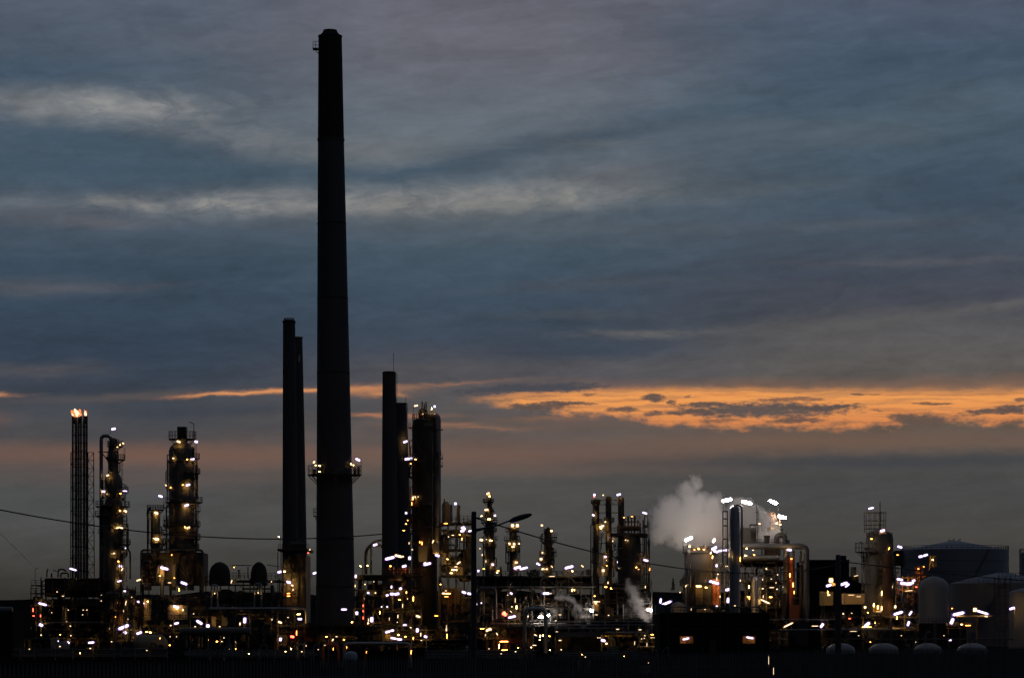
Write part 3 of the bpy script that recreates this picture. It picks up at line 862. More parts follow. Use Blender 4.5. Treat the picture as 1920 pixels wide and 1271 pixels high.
# ================================================================ flare stack
t = T('flare_stack', 'lattice framed flare stack with a burning flame on its risers', 'flare stack', 150, 1213, 620)
s = t.s
for x, r in ((136.4, 1.9), (142.4, 2.1), (147.3, 1.8), (152, 1.8), (157.6, 2.0), (162.6, 1.9)):
    t.part('riser', M().tube([P(x, 1213, 620), P(x, 782, 620)], r * s, 8), 'dark_pipe')
for x in (139.5, 149.6, 160.2):
    t.shell([(794, 4.0), (781, 4.3), (779.5, 3.4)], x, 'dark_steel', 'flare_tip', n=14)
m = M()
for y in range(800, 1200, 15):
    m.bar(P(134.5, y, 619.2), P(164.5, y, 619.2), 0.7 * s); m.bar(P(134.5, y, 620.8), P(164.5, y, 620.8), 0.55 * s)
for x in (139.4, 144.9, 149.7, 155, 160): m.bar(P(x, 790, 619.2), P(x, 1200, 619.2), 0.35 * s)
t.part('riser_ties', m, 'dark_steel')
m = M()
for yy in (617.8, 622.2):
    for x in (133, 165): m.bar(P(x - (0.9 if x < 150 else 0), 1213, yy), P(x, 848, yy), 0.9 * s)
    y = 848; i = 0
    while y < 1200:
        m.bar(P(133, y, yy), P(165, y, yy), 0.7 * s)
        a, b = (133, 165) if i % 2 else (165, 133)
        m.bar(P(a, y, yy), P(b, y + 22, yy), 0.62 * s)
        y += 22; i += 1
for y in range(848, 1200, 22):
    for x in (133, 165): m.bar(P(x, y, 617.8), P(x, y, 622.2), 0.6 * s)
t.part('lattice_frame', m, 'dark_steel')
m = M()
for yy in (618.5, 621.5):
    m.bar(P(175.5, 848, yy), P(177.5, 1213, yy), 0.85 * s)
    y = 848; i = 0
    while y < 1200:
        m.bar(P(165, y, yy), P(176, y, yy), 0.6 * s)
        a, b = (165, 176) if i % 2 else (176, 165)
        m.bar(P(a, y, yy), P(b, y + 15, yy), 0.5 * s)
        y += 15; i += 1
t.part('stair_lattice', m, 'dark_steel')
def flame(xc, yb, h, wd, seed):
    rnd = random.Random(seed)
    core = M(); c = P(xc, yb, 620)
    n = 14; prof = [(0, .55), (.15, .95), (.35, 1.0), (.55, .72), (.75, .4), (.9, .2), (1, .05)]
    vs = []
    for k, (z, r) in enumerate(prof):
        for i in range(n):
            a = 2 * math.pi * i / n; rr = r * wd * .5 * (1 + .3 * math.sin(3 * a + k * 1.3 + seed) + rnd.uniform(-.12, .12))
            vs.append((c.x + (rr * math.cos(a) - (z ** 1.4) * wd * 0.28) * s, 620 + rr * math.sin(a) * s, c.z + z * h * s))
    fs = [(i * n + k, i * n + (k + 1) % n, (i + 1) * n + (k + 1) % n, (i + 1) * n + k) for i in range(len(prof) - 1) for k in range(n)] + [tuple(range(n)), tuple(range((len(prof) - 1) * n, len(prof) * n))]
    f = t.part('flame', core.add(vs, fs), 'flame_core')
    for i in range(9):
        a = rnd.uniform(0, 2 * math.pi); z0 = rnd.uniform(-.1, .65)
        p0 = Vector((c.x + wd * .50 * math.cos(a) * s, 620 + wd * .45 * math.sin(a) * s, c.z + z0 * h * s))
        p2 = p0 + Vector((rnd.uniform(-.3, .05) * wd * s, 0, rnd.uniform(.3, .6) * h * s))
        t.part('flame_wisp', M().tube([p0, (p0 + p2) / 2 + Vector((rnd.uniform(-.08, .08) * wd * s, 0, 0)), p2], [.12 * wd * s, .2 * wd * s, .01], 6), 'flame_edge', f)
flame(144, 781, 15, 15, 2)
flame(160.5, 779.5, 10, 4.0, 5)

# ================================================================ columns on the left
GL = 'distillation columns with lit galleries'
t = T('distillation_column', 'bulging distillation column with a swan neck overhead pipe, right of the flare stack', 'column', 213, 1213, 560, GL)
t.shell([(1216, 19), (955, 19), (948, 17.5), (936, 14), (926, 15.5), (916, 16.5), (901, 16.5), (894, 14.5), (888, 10.8), (884, 10), (845, 9.8), (840, 8.4), (828, 8.2), (824, 6.5), (821, 3)], 212.5, 'cladding')
t.shell([(1216, 9), (955, 9), (948, 7), (945, 3)], 195, 'dark_cladding', 'side_vessel', Y=561)
t.pipe([(189.8, 960), (189.8, 817), (205, 817), (208, 823)], 3.4, 'pipe_metal', dy=0, rad=13, n=12, name='overhead_pipe')
t.part('pipe_support', M().bar(P(184, 847, 560), P(205, 847, 560), 0.9 * t.s).bar(P(192, 850, 560), P(204, 866, 560), 0.9 * t.s), 'dark_steel')
for a in ((836, 201, 231, 8.3), (861, 200, 235, 9.6), (922, 200, 241, 16), (949, 179, 244, 17), (991, 200, 241, 19), (1020, 200, 245, 19), (967, 178, 232, 19)):
    t.deck(a[0], a[1], a[2], 212.5, a[3])
m = M()
for x in (203, 207, 211, 216, 219, 222.5): m.bar(P(x, 835, 559.5), P(x, 822 + (x % 3) * 2, 559.5), 0.8 * t.s)
t.part('top_nozzles', m, 'dark_steel')
t.ladder(229, 862, 920, dy=-1); t.ladder(232.5, 950, 1090, dy=-1.5); t.ladder(233.5, 840, 860, dy=-.5, cage=False)
t.pipe([(244, 1085), (244, 1035), (240, 1030), (240, 990)], 1.6, 'dark_pipe', dy=-1)
t.pipe([(198, 1200), (198, 1010), (207, 1003), (207, 950)], 1.2, 'dark_pipe', dy=-2.2)
t.pipe([(226, 1200), (226, 1000)], 0.9, 'rusty_steel', dy=-2.3)
dress(t, 212.5, 10, 845, 885, 1, 7); dress(t, 212.5, 17, 900, 950, 2, 9); dress(t, 212.5, 19, 960, 1090, 3, 24)
t.lamps([(213, 804, 8, 12, 'v', 2.0, 20)], dy=0)
t.lamps([(231, 831, 4, -20, 'w', 1.4), (220, 838, 4, 0, 'a', 1.2), (225, 834, 3, 30, 'a', 1.2)], dy='s')
t.lamps([(202, 891, 5, 20, 'w', 1.6), (194, 921, 6, 0, 'v', 2.0), (234, 921, 8, 0, 'v', 2.0), (200, 926, 3, 0, 'a', 1.4), (226, 925, 3, 0, 'a', 1.4)], dy='s')
t.lamps([(235, 958, 6, -25, 'w', 1.9), (225, 957, 4, -40, 'a', 1.3), (217, 990, 14, 0, 'g', 1.6), (226, 989, 9, -15, 'w', 1.8), (236, 1028, 3, 0, 'v', 2.3),
         (214, 1037, 5, 0, 'a', 1.5), (210, 1038, 2, 0, 'a', 1.2), (226, 1061, 6, -15, 'v', 2.0), (229, 1067, 7, 60, 'w', 1.3), (224, 1089, 8, 15, 'v', 1.7), (234, 1107, 3, 0, 'v', 2.4, ), (211, 1146, 3, 60, 'w', 1.6),
         (220, 1020, 3, 0, 'a', 1.3), (222, 1052, 3, 0, 'a', 1.3)], dy='s')
t.lamps([(205, 1178, 3, 0, 'w', 1.2), (221, 1129, 3, 90, 'a', 1.0)], dy=-3)

t = T('distillation_column', 'tall broad distillation column with a square top box, standing on the furnace block', 'column', 342, 1095, 560, GL)
t.shell([(1096, 24), (845, 24), (838, 21.5), (832, 15), (829, 8)], 340.5, 'cladding')
t.shell([(944, 24.8), (941, 24.8)], 340.5, 'dark_steel', 'stiffener'); t.shell([(868, 24.6), (865, 24.6)], 340.5, 'dark_steel', 'stiffener'); t.shell([(1000, 24.8), (997, 24.8)], 340.5, 'dark_steel', 'stiffener')
t.slab(333.5, 350, 800.5, 830, -1.2, 1.2, 'dark_steel', 'top_box')
t.deck(823, 316, 368, 342, 9, rail=14)
for a in ((859, 330, 374.5, 24), (887, 330, 374.5, 24), (897, 330, 372, 24), (941, 310, 380, 24), (986, 305, 376, 24), (1010, 318, 376, 24), (1028, 308, 374, 24)):
    t.deck(a[0], a[1], a[2], 340.5, a[3])
t.ladder(367, 825, 857, dy=-.5); t.ladder(369, 860, 940, dy=-.5); t.ladder(371, 942, 1030, dy=-.5)
t.pipe([(367, 1090), (367, 865), (363, 858), (363, 838)], 1.7, 'dark_pipe', dy=-1.0)
t.pipe([(312, 1090), (312, 950), (317, 945)], 1.5, 'dark_pipe', dy=-1.0)
t.pipe([(353, 1090), (353, 985)], 0.7, 'dark_pipe', dy=-3.1)
t.pipe([(363.5, 823), (363.5, 794), (355, 791)], 0.7, 'dark_steel', rad=2, n=5, name='lamp_post')
t.pipe([(313, 940), (313, 914), (310, 909)], 0.5, 'dark_steel', rad=2, n=5, name='lamp_post')
dress(t, 340.5, 24, 850, 935, 4, 18); dress(t, 340.5, 24, 945, 1028, 5, 24)
t.lamps([(335, 828, 7, -20, 'w', 2.2), (368, 828, 6, -10, 'v', 2.0), (361, 860, 7, -5, 'v', 2.0), (325, 859, 5, 0, 'a', 1.6), (351, 861, 3, 0, 'a', 1.0), (352.5, 909, 8, 15, 'v', 2.1),
         (350, 947, 8, 18, 'v', 2.0), (353, 989, 6, 30, 'w', 1.8), (347, 988, 4, -45, 'a', 1.2), (320, 914, 3, 80, 'a', 1.1), (343, 909, 3, 0, 'a', 1.0)], dy='s')
t.lamps([(311, 909.5, 4, -45, 'w', 1.2), (301, 930, 8, -18, 'v', 1.9, 16)], dy=-0.5)

t = T('distillation_column', 'small short column with an outer downpipe, left of the broad square topped column', 'column', 292, 1095, 556, GL)
t.shell([(1096, 9), (962, 9), (957, 7), (954, 3)], 291.5, 'cladding')
t.deck(955, 275, 308, 291.5, 9, rail=8)
t.pipe([(277, 1092), (277, 955), (283, 951)], 1.8, 'dark_pipe')
t.pipe([(306, 985), (314, 985)], 1.6, 'dark_pipe', dy=2); t.pipe([(305, 1002), (316, 1002)], 1.6, 'dark_pipe', dy=2); t.pipe([(303, 993), (313, 993), (313, 1008)], 1.2, 'dark_pipe', dy=2)
t.deck(1018, 281, 314, 291.5, 9, rail=8)
dress(t, 291.5, 9, 965, 1028, 6, 13)
t.lamps([(293, 961.5, 7, -15, 'w', 2.0), (294, 1010.5, 8, -8, 'w', 2.2), (288, 1009, 3, 0, 'a', 1.2)], dy='s')

# furnace block under the two columns
t = T('furnace', 'dark furnace block with rounded pipe frame carrying the square topped column', 'furnace', 322, 1213, 552)
t.slab(267, 378, 1035, 1096, 0.0, 12, 'black_cladding', 'casing')
for x in range(284, 378, 13): t.slab(x, x + 1.6, 1036, 1095, -.35, 0, 'dark_steel', 'casing_rib')
for y in (1052, 1074): t.slab(268, 377, y, y + 1.2, -.5, -.36, 'dark_steel', 'casing_rib')
dress(t, 322, 50, 1036, 1094, 40, 14, Y=551)
t.pipe([(265, 1110), (265, 1031), (380, 1031), (380, 1110)], 2.2, 'dark_pipe', dy=-0.6, rad=6, n=10, name='header_pipe')
for x in (270.5, 275, 281, 372, 376): t.pipe([(x, 1096), (x, 1040)], 1.0, 'dark_pipe', dy=-0.5)
t.shell([(1092, 5), (1088, 8), (1066, 8), (1060, 6), (1058, 2)], 301, 'tan_panel', 'burner_drum', Y=549.8)
t.shell([(1213, 3.6), (1086, 3.6)], 304, 'pipe_metal', 'support_post', Y=549.5)
t.shell([(1098, 4), (1060, 4), (1057, 2)], 327, 'cladding', 'burner_drum', Y=550.5)
for x0 in (272, 318, 336, 352): t.slab(x0, x0 + 11, 1098, 1106, -1, 1, 'dark_steel', 'valve_box')
for x in (268, 320, 376): t.pipe([(x, 1096), (x, 1213)], 2.2, 'dark_steel', dy=1, n=6, name='leg')
t.lamps([(308, 1065, 15, -14, 'v', 2.2), (300, 1079, 7, 0, 'g', 1.6), (322, 1040, 3, 60, 'o', 1.0), (327, 1083, 3, 0, 'o', 1.0), (318, 1092, 8, 0, 'a', 0.9), (260, 1087, 8, 20, 'w', 1.6)], dy=-4.2)

# ================================================================ process units across the width
def unit(name, label, cat, x0, x1, ytop, Y, depth, levels, nb, seed, n, lamps=(), group='open steel process units', clut=None, mats=None, rail=True, dy=-1.2):
    t = T(name, label, cat, (x0 + x1) / 2, HZ + EYE / S(Y), Y, group)
    t.frame(x0, x1, ytop, HZ + EYE / S(Y), depth, levels, nb, rail=rail)
    kw = {'mats': mats} if mats else {}
    if n: t.clutter(x0 + 2, x1 - 2, (clut or (ytop + 4, 0))[0], HZ + EYE / S(Y) - 2, depth, n, seed, **kw)
    rnd = random.Random(seed * 7 + 1); yb = HZ + EYE / S(Y); x = x0 + 2; top = max(ytop + 6, (clut or (0, 0))[0])
    while x < x1 - 10:                              # panels added to catch amber lamp spill and fill the frame
        w_ = rnd.uniform(9, 24); h = rnd.uniform(12, 30); y = rnd.uniform(top, max(top + 1, yb - h)); d = rnd.uniform(1.2, depth * .5)
        t.slab(x, min(x + w_, x1 - 2), y, min(y + h, yb), d, d + .3, rnd.choice(('dark_cladding', 'cladding', 'rusty_steel', 'dark_cladding')), 'sheet_panel')
        for k in range(2): t.pipe([(x + rnd.uniform(1, w_), y - 4), (x + rnd.uniform(1, w_), y + h + 4)], rnd.uniform(.4, .8), 'dark_pipe', dy=d - .5, n=5)
        x += w_ + rnd.uniform(2, 14)
    t.lamps(lamps, dy=dy)
    return t


t = unit('process_unit', 'low dark pump building with pipe bends on its roof at the far left', 'process unit', 77, 186, 1082, 545, 14, [1104, 1134, 1168, 1195], 5, 11, 26,
         [(137, 1067, 13, -16, 'v', 1.8, 12), (101, 1204, 5, 10, 'v', 1.9), (108, 1201.5, 4, 20, 'v', 1.7), (128, 1204, 5, -40, 'v', 1.7), (171, 1204, 11, 5, 'v', 2.2), (208, 1204.5, 8, 55, 'w', 1.3),
          (153, 1228, 6, 55, 'w', 1.4), (193.5, 1232.5, 5, -50, 'w', 2.0), (66, 1205, 4, -30, 'w', 1.2), (72.5, 1208, 4, -30, 'w', 1.2), (107, 1109, 3, 0, 'a', 1.1), (118, 1117, 5, 0, 'a', .8),
          (128, 1143, 2, 0, 'w', .9), (156, 1143, 2, 0, 'w', .9), (163, 1143, 2, 0, 'w', .9), (155, 1152, 2, 0, 'w', .9), (125, 1165, 3, 0, 'a', .9), (77, 1171, 7, -25, 'v', 2.3), (80, 1132, 15, -14, 'v', 2.3),
          (132, 1173, 3, 0, 'w', 1.0), (77, 1190, 2, 0, 'w', 1.2), (133, 1191, 2, 0, 'w', 1.1), (97, 1148, 2, 0, 'a', 0.9), (113, 1189, 2, 0, 'a', 1.0), (190, 1115, 2, 0, 'w', .8), (190, 1126, 2, 0, 'w', .8)])
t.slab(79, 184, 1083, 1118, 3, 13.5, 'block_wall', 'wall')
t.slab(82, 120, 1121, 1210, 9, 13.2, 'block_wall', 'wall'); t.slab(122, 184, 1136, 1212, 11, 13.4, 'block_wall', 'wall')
t.pipe([(88, 1082), (88, 1071), (90, 1066)], 1.3, 'dark_pipe', dy=4); t.pipe([(96, 1082), (97, 1074)], 1.6, 'dark_pipe', dy=4)
t.pipe([(109, 1082), (109, 1067), (120, 1067), (124, 1071)], 1.6, 'dark_pipe', dy=4); t.pipe([(114, 1082), (114, 1074), (128, 1074), (128, 1082)], 1.6, 'dark_pipe', dy=5)
t.pipe([(100, 1068), (106, 1071)], 1.0, 'dark_pipe', dy=4)
t.shell([(1218, 9), (1215, 11.5), (1209, 11.5), (1203, 8), (1201, 3)], 119, 'white_paint', 'small_tank', Y=541, n=20)
t.pipe([(85, 1166), (216, 1166)], 1.0, 'pipe_metal', dy=-2); t.pipe([(92, 1180), (210, 1180)], 0.9, 'dark_pipe', dy=-2)
for x in (187, 193, 212, 148, 164): t.pipe([(x, 1212), (x, 1168)], 1.3, 'rusty_steel', dy=-1.4)

t = T('access_platform', 'small railed access platform with red lamps at the left edge of the pump building', 'platform', 66, 1213, 545)
t.frame(58, 77, 1100, 1217, 6, [1097, 1112, 1134, 1150, 1172], 2, r=0.8)
t.pipe([(66, 1097), (66, 1066), (72, 1064)], 0.5, 'dark_steel', rad=2, n=5, name='lamp_post')
t.slab(60, 70, 1118, 1132, 1, 4, 'dark_steel', 'valve_box')
t.lamps([(62, 1143, 8, 90, 'r', 1.2), (63, 1154, 4, 0, 'r', .9), (76, 1154, 5, 90, 'r', .9)], dy=-1)

t = T('shed', 'low dark shed with a pale curved roof at the left edge', 'shed', 8, 1213, 420)
t.slab(-40, 24, 1146, 1226, 0, 10, 'block_wall', 'wall')
t.part('roof', M().tube([P(-40, 1142, 421), P(23, 1142, 421)], 5 * t.s, 14).tube([P(-40, 1146, 425), P(24, 1146, 425)], 6 * t.s, 14), 'tank_paint')
t = T('workshop', 'tan walled workshop lit from within at the bottom left', 'workshop', 45, 1213, 500)
t.slab(24, 88, 1199, 1219, 4, 12, 'dark_cladding', 'wall')
t.slab(24.5, 36, 1201, 1218, 3.6, 3.9, 'tan_panel', 'door_panel')
t.slab(22, 90, 1196, 1199, 2, 13, 'dark_steel', 'roof')
for x in (40, 51, 64, 79): t.slab(x, x + 1.4, 1201, 1218, 3.0, 3.8, 'dark_steel', 'post')
t.lamps([(38, 1206, 3, 0, 'w', 1.8), (33, 1206, 2, 0, 'a', 1.0)], dy=1.5)

t = unit('process_unit', 'narrow dark unit of ladders and orange edged pipes below the swan neck column', 'process unit', 187, 264, 1098, 538, 12, [1120, 1150, 1180, 1200], 3, 23, 22,
         [(232, 1175, 20, 22, 'v', 2.5), (234.5, 1185, 6, -35, 'v', 2.4), (261, 1186, 10, 20, 'v', 2.0), (236, 1130, 10, 80, 'w', .8), (232, 1145, 4, 90, 'w', .8), (247, 1119, 3, 0, 'a', .9), (240, 1160, 3, 0, 'a', .9),
          (217, 1156, 3, 0, 'o', .9), (218, 1212, 5, 90, 'a', 1.0), (249, 1195, 3, 0, 'a', .9)], mats=('dark_pipe', 'rusty_steel', 'cladding'))
t.slab(212, 220, 1204, 1224, -4, -3.6, 'orange_paint', 'door_panel'); t.slab(210, 222, 1203, 1228, -3.5, -1, 'block_wall', 'cabinet')
for x in (218, 233, 242, 249): t.pipe([(x, 1215), (x, 1110)], 1.0, 'cladding', dy=-1.5)

t = unit('process_unit', 'unit with two gold lit panel walls behind railings below the furnace block', 'process unit', 264, 388, 1112, 540, 14, [1125, 1155, 1185], 4, 31, 26,
         [(264, 1129, 14, -18, 'v', 2.0), (331, 1137, 13, -14, 'v', 2.1), (331, 1168, 8, 15, 'v', 2.0), (345, 1093, 12, -20, 'v', 2.1), (374, 1166, 12, -32, 'v', 2.2), (390, 1173, 4, 0, 'v', 3.0),
          (320, 1172, 3, 0, 'w', 1.3), (336, 1105, 8, 90, 'a', .8), (282, 1185, 6, 0, 'g', 1.3), (363, 1150, 3, 0, 'a', 1.0), (319, 1193, 2, 90, 'w', .8), (331, 1193, 2, 90, 'w', .8), (316, 1223, 4, 0, 'w', .9)])
t.slab(271, 284, 1122, 1162, -0.6, -0.1, 'tan_panel', 'wall_panel'); t.slab(315, 352, 1134, 1161, -0.6, -0.1, 'tan_panel', 'wall_panel')
m = M()
for x in (272, 276, 280, 284): m.bar(P(x, 1162, 538.6), P(x, 1122, 538.6), .35 * t.s)
for x in (315, 321, 327, 333, 338, 343, 348, 352): m.bar(P(x, 1162, 538.6), P(x, 1150, 538.6), .35 * t.s)
for y in (1153, 1158): m.bar(P(270, y, 538.6), P(354, y, 538.6), .4 * t.s)
m.bar(P(336, 1124, 538.6), P(336, 1162, 538.6), .7 * t.s); m.bar(P(339, 1130, 538.6), P(352, 1152, 538.6), .5 * t.s)
t.part('railing', m, 'dark_steel')
t.slab(263, 271, 1124, 1150, -1.4, -1.2, 'rusty_steel', 'stair_frame')
t.lamps([(277, 1127, 3, 0, 'g', 1.3), (331, 1140, 4, 0, 'g', 1.4), (343, 1143, 3, 0, 'g', 1.1)], dy=-2.6)
t.lamps([(275, 1184, 4, 0, 'g', 1.2)], dy=-1)

t = T('storage_drum', 'large tan horizontal drum with a dished end behind the lower left fence', 'drum', 290, 1216, 530)
t.drum(252, 314, 1206, 17, 'tan_panel')
for x in (264, 300): t.slab(x, x + 5, 1213, 1222, -2, 2, 'concrete', 'saddle')
t.part('manhole', M().tube([P(302, 1212, 528.0), P(302, 1212, 527.2)], 5 * t.s, 16), 'dark_cladding')
t.pipe([(258, 1230), (258, 1215), (284, 1215), (284, 1229), (310, 1229)], 0.9, 'pipe_metal', dy=-4)
t.lamps([(318, 1209, 3, 0, 'a', 1.3), (300, 1196, 2, 0, 'a', 1.0), (317, 1224, 5, 0, 'w', .8)], dy=-3.5)

# black domed vessels with their gallery
t = unit('process_unit', 'dark exchanger deck with thin pipes between the furnace block and the beige chimney base', 'process unit', 386, 524, 1084, 545, 16, [1088, 1118, 1150, 1185], 5, 41, 34,
         [(434, 1090, 7, 68, 'w', 1.1), (509, 1090, 4, 68, 'a', .9), (439, 1063, 2, 0, 'a', .8), (450, 1169, 6, 85, 'w', 1.3), (459, 1162.5, 10, 85, 'v', 2.4), (403, 1162, 3, 90, 'g', 1.2), (423, 1162, 3, 90, 'g', 1.2),
          (510, 1161, 2, 0, 'w', 1.0), (407, 1202, 4, 0, 'a', 1.3), (416, 1202, 4, 0, 'a', 1.2), (428, 1205, 3, 90, 'a', 1.0), (441, 1203, 3, 90, 'w', 1.0), (434, 1222, 3, 0, 'w', 1.3), (389, 1199, 7, 0, 'a', .9), (386, 1222, 4, 0, 'w', .8),
          (430, 1217, 6, 90, 'a', .8), (442, 1217, 6, 90, 'a', .8), (420, 1195, 2, 0, 'w', .9)])
t.rails([(430, 1084), (472, 1084)], 10); t.rails([(500, 1084), (524, 1084)], 10)
t.pipe([(432, 1059.5), (472, 1059.5)], 0.9, 'pipe_metal'); t.pipe([(500, 1058), (524, 1062)], 0.8, 'pipe_metal'); t.pipe([(382, 1079), (393, 1079)], 0.9, 'pipe_metal')
t.pipe([(465, 1062), (465, 1084)], 1.0, 'dark_pipe'); t.pipe([(448, 1084), (448, 1070)], 1.5, 'dark_pipe'); t.pipe([(445, 1069), (451, 1069)], 1.0, 'dark_pipe')
t.slab(399, 407, 1156, 1173, -2, -1.6, 'tan_panel', 'door_panel'); t.slab(418, 428, 1156, 1173, -2, -1.6, 'tan_panel', 'door_panel')
for i, (xa, xb, lb) in enumerate(((392, 432, 'larger black round topped vessel on the exchanger deck'), (470, 501, 'smaller black round topped vessel nearest the beige chimney base'))):
    v = T('vessel', lb, 'vessel', (xa + xb) / 2, 1095, 540, 'black round topped vessels')
    h = (xb - xa) / 2; xc = (xa + xb) / 2
    v.shell([(1098, h * 1.02), (1078, h), (1068, h * .93), (1061, h * .76), (1056, h * .48), (1053, h * .15)], xc, 'sooty_concrete')
    v.shell([(1092, h * 1.06), (1089.5, h * 1.06)], xc, 'dark_steel', 'flange')
t = T('pipe_loop', 'bright inverted U pipe on the long silver pipe, below the larger black vessel', 'pipe', 402, 1142, 500, 'inverted U pipes on the silver pipe')
t.pipe([(396.5, 1141), (396.5, 1096), (408, 1096), (408, 1141)], 1.5, 'bright_cladding', rad=5); t.pipe([(402.5, 1110), (402.5, 1097)], 1.1, 'bright_cladding', dy=-.4)
t.lamps([(402.5, 1112, 3, 90, 'w', 1.0)], dy=-.8)
t = T('pipe_loop', 'bright inverted U pipe on the long silver pipe, below the smaller black vessel', 'pipe', 483, 1142, 500, 'inverted U pipes on the silver pipe')
t.pipe([(477, 1141), (477, 1094), (490, 1094), (490, 1141)], 1.5, 'bright_cladding', rad=5); t.pipe([(484, 1110), (484, 1095)], 1.1, 'bright_cladding', dy=-.4)
t.lamps([(484, 1111, 3, 90, 'w', 1.0)], dy=-.8)
t = T('overhead_pipe', 'long silver pipe running level then bending down in front of the tallest chimney', 'pipe', 480, 1216, 500)
t.pipe([(392, 1140.5), (574, 1140.5), (574, 1168)], 2.2, 'bright_cladding', rad=9, n=12)
for x in (394, 440, 470, 520, 552): t.pipe([(x, 1143), (x, 1216)], 1.3, 'dark_steel', n=5, name='support_leg')
t = T('overhead_pipe', 'fat dark horizontal main with a lit top, below the long silver pipe', 'pipe', 420, 1216, 495)
t.pipe([(338, 1183), (470, 1183)], 7.5, 'cladding', n=18)
for x in (346, 386, 426, 462): t.slab(x, x + 4, 1189, 1216, -1, 1, 'dark_steel', 'support_leg')
t.lamps([(366, 1174, 3, 0, 'w', 1.0), (412, 1174, 3, 0, 'w', 1.0)], dy=-.3)

# beige chimney base
t = T('chimney_base_building', 'beige clad duct house with a rusty roof gallery, under the crown railed chimney', 'building', 550, 1214, 638)
t.slab(532, 574, 1040, 1166, 0, 14, 'cladding', 'wall')
for x in (545, 558.5, 571): t.slab(x, x + 1, 1040, 1166, -.5, 0, 'dark_cladding', 'panel_rib')
t.slab(533, 573, 1072, 1073.5, -.6, -.02, 'dark_cladding', 'panel_rib')
t.slab(522, 579, 1029, 1033, -3, 15, 'rusty_steel', 'roof_gallery')
t.rails([(522, 1029), (579, 1029)], 9, dy=-3)
t.pipe([(548, 1029), (548, 1012), (556, 1008)], 1.8, 'dark_pipe'); t.pipe([(560, 1029), (560, 1015), (572, 1012)], 2.2, 'dark_pipe'); t.pipe([(566, 1029), (566, 1006)], 1.4, 'dark_pipe')
t.drum(546, 575, 1021, 4.5, 'dark_cladding', dy=-1)
for x in (521, 527): t.pipe([(x, 1166), (x, 1035)], .8, 'rusty_steel', dy=-2)
t.pipe([(525.5, 1029), (525.5, 1008)], .5, 'dark_steel', n=5, name='lamp_post')
t.slab(528, 531.5, 1100, 1166, -1.5, -1, 'rusty_steel', 'duct')
for i in range(6): t.slab(553 + i * 4, 556 + i * 4, 1112 + i * 8, 1114 + i * 8, -4, -2.4, 'dark_steel', 'stair_tread')
t.lamps([(523, 1006, 4, -25, 'g', 1.4), (581, 1030, 2, 0, 'w', 1.2), (590, 1074, 7, 20, 'v', 1.8, 8), (578, 1036, 3, 0, 'r', .8)], dy=-3.4)
t.lamps([(524, 1072, 7, 18, 'v', 2.2), (533.5, 1071, 5, 0, 'g', 1.6), (541, 1091, 9, -16, 'v', 2.1), (548, 1097, 5, -20, 'w', 1.5), (549.5, 1105, 4, 80, 'w', 1.0), (541, 1112, 8, 0, 'o', .8), (541, 1117, 8, 0, 'o', .8)], dy=-2.2)

t = unit('process_unit', 'dark low unit at the foot of the tallest chimney, below the silver pipe bend', 'process unit', 522, 668, 1166, 500, 12, [1172, 1190], 6, 53, 30,
         [(560, 1151, 9, 0, 'g', 1.6), (562, 1160, 8, 0, 'v', 2.1), (525, 1166, 7, -20, 'w', 1.6), (526, 1198, 6, 80, 'v', 2.4), (548, 1193, 7, -10, 'r', 2.3), (612, 1193, 5, 0, 'a', 1.2), (624, 1199, 5, 60, 'w', 1.3),
          (631, 1193, 4, 0, 'w', .9), (556, 1186, 12, 90, 'o', .8), (660, 1166, 4, 0, 'g', 1.3), (645, 1199, 4, 0, 'a', .9), (574, 1210, 3, 90, 'w', .8), (546, 1217, 6, 90, 'a', .8), (597, 1217, 3, 0, 'w', .7), (669, 1195, 3, 60, 'w', 1.2), (540, 1157, 4, 0, 'a', .9)], clut=(1172, 0))
t.slab(558, 697, 1171, 1182, 0.5, 8, 'block_wall', 'duct'); t.slab(685, 697, 1170, 1172, 0.2, 3, 'yellow_paint', 'edge_plate')
t.pipe([(558, 1216), (558, 1160)], .9, 'orange_paint', dy=-1.5); t.slab(515, 521, 1195, 1228, -2, 0, 'orange_paint', 'column_guard')
t.lamps([(690, 1168, 4, 0, 'g', 1.0)], dy=-.6)

# ================================================================ tall column right of the rodded chimney and its neighbours
t = T('distillation_column', 'tallest dark column, with a wide silver pipe down its right side', 'column', 797, 1213, 585, GL)
t.shell([(1216, 24), (800, 23.5), (791, 22.5), (786, 19), (784, 13)], 796, 'black_cladding')
t.shell([(786, 8.5), (770, 8.5), (767, 6.5), (766, 3)], 793, 'dark_cladding', 'top_drum')
for x, y in ((791.5, 753), (795.5, 756), (799, 753)): t.pipe([(x, 768), (x, y)], 1.3, 'dark_pipe', n=6, name='vent')
t.pipe([(799, 775), (803, 779), (820.5, 779), (820.5, 1016)], 6.3, 'pipe_metal', dy=-1.0, rad=11, n=16, name='overhead_pipe')
t.part('pipe_support', M().bar(P(806, 805.5, 583), P(831, 805.5, 583), 1.1 * t.s), 'dark_steel')
t.pipe([(811, 1030), (811, 811)], .8, 'pipe_metal', dy=-3.4); t.pipe([(777, 1010), (777, 860)], .8, 'rusty_steel', dy=-2.6)
t.slab(795, 812, 795, 800, -2.6, -2.3, 'galvanised', 'name_plate'); t.slab(792, 810, 942, 948, -2.7, -2.4, 'galvanised', 'stiffener_plate')
t.deck(789, 773, 819, 796, 21, rail=12); t.deck(864, 753, 800, 796, 22, rail=11); t.deck(894, 765, 800, 796, 23, rail=12); t.deck(950, 764, 822, 796, 23, rail=10); t.deck(978, 764, 824, 796, 23, rail=9)
t.pipe([(752, 865.5), (790, 865.5), (796, 862), (796, 845)], 2.2, 'dark_pipe', dy=-3.2, n=10)
t.ladder(769.5, 840, 990, dy=-1); t.pipe([(766, 1010), (766, 866)], 1.1, 'dark_pipe', dy=-2)
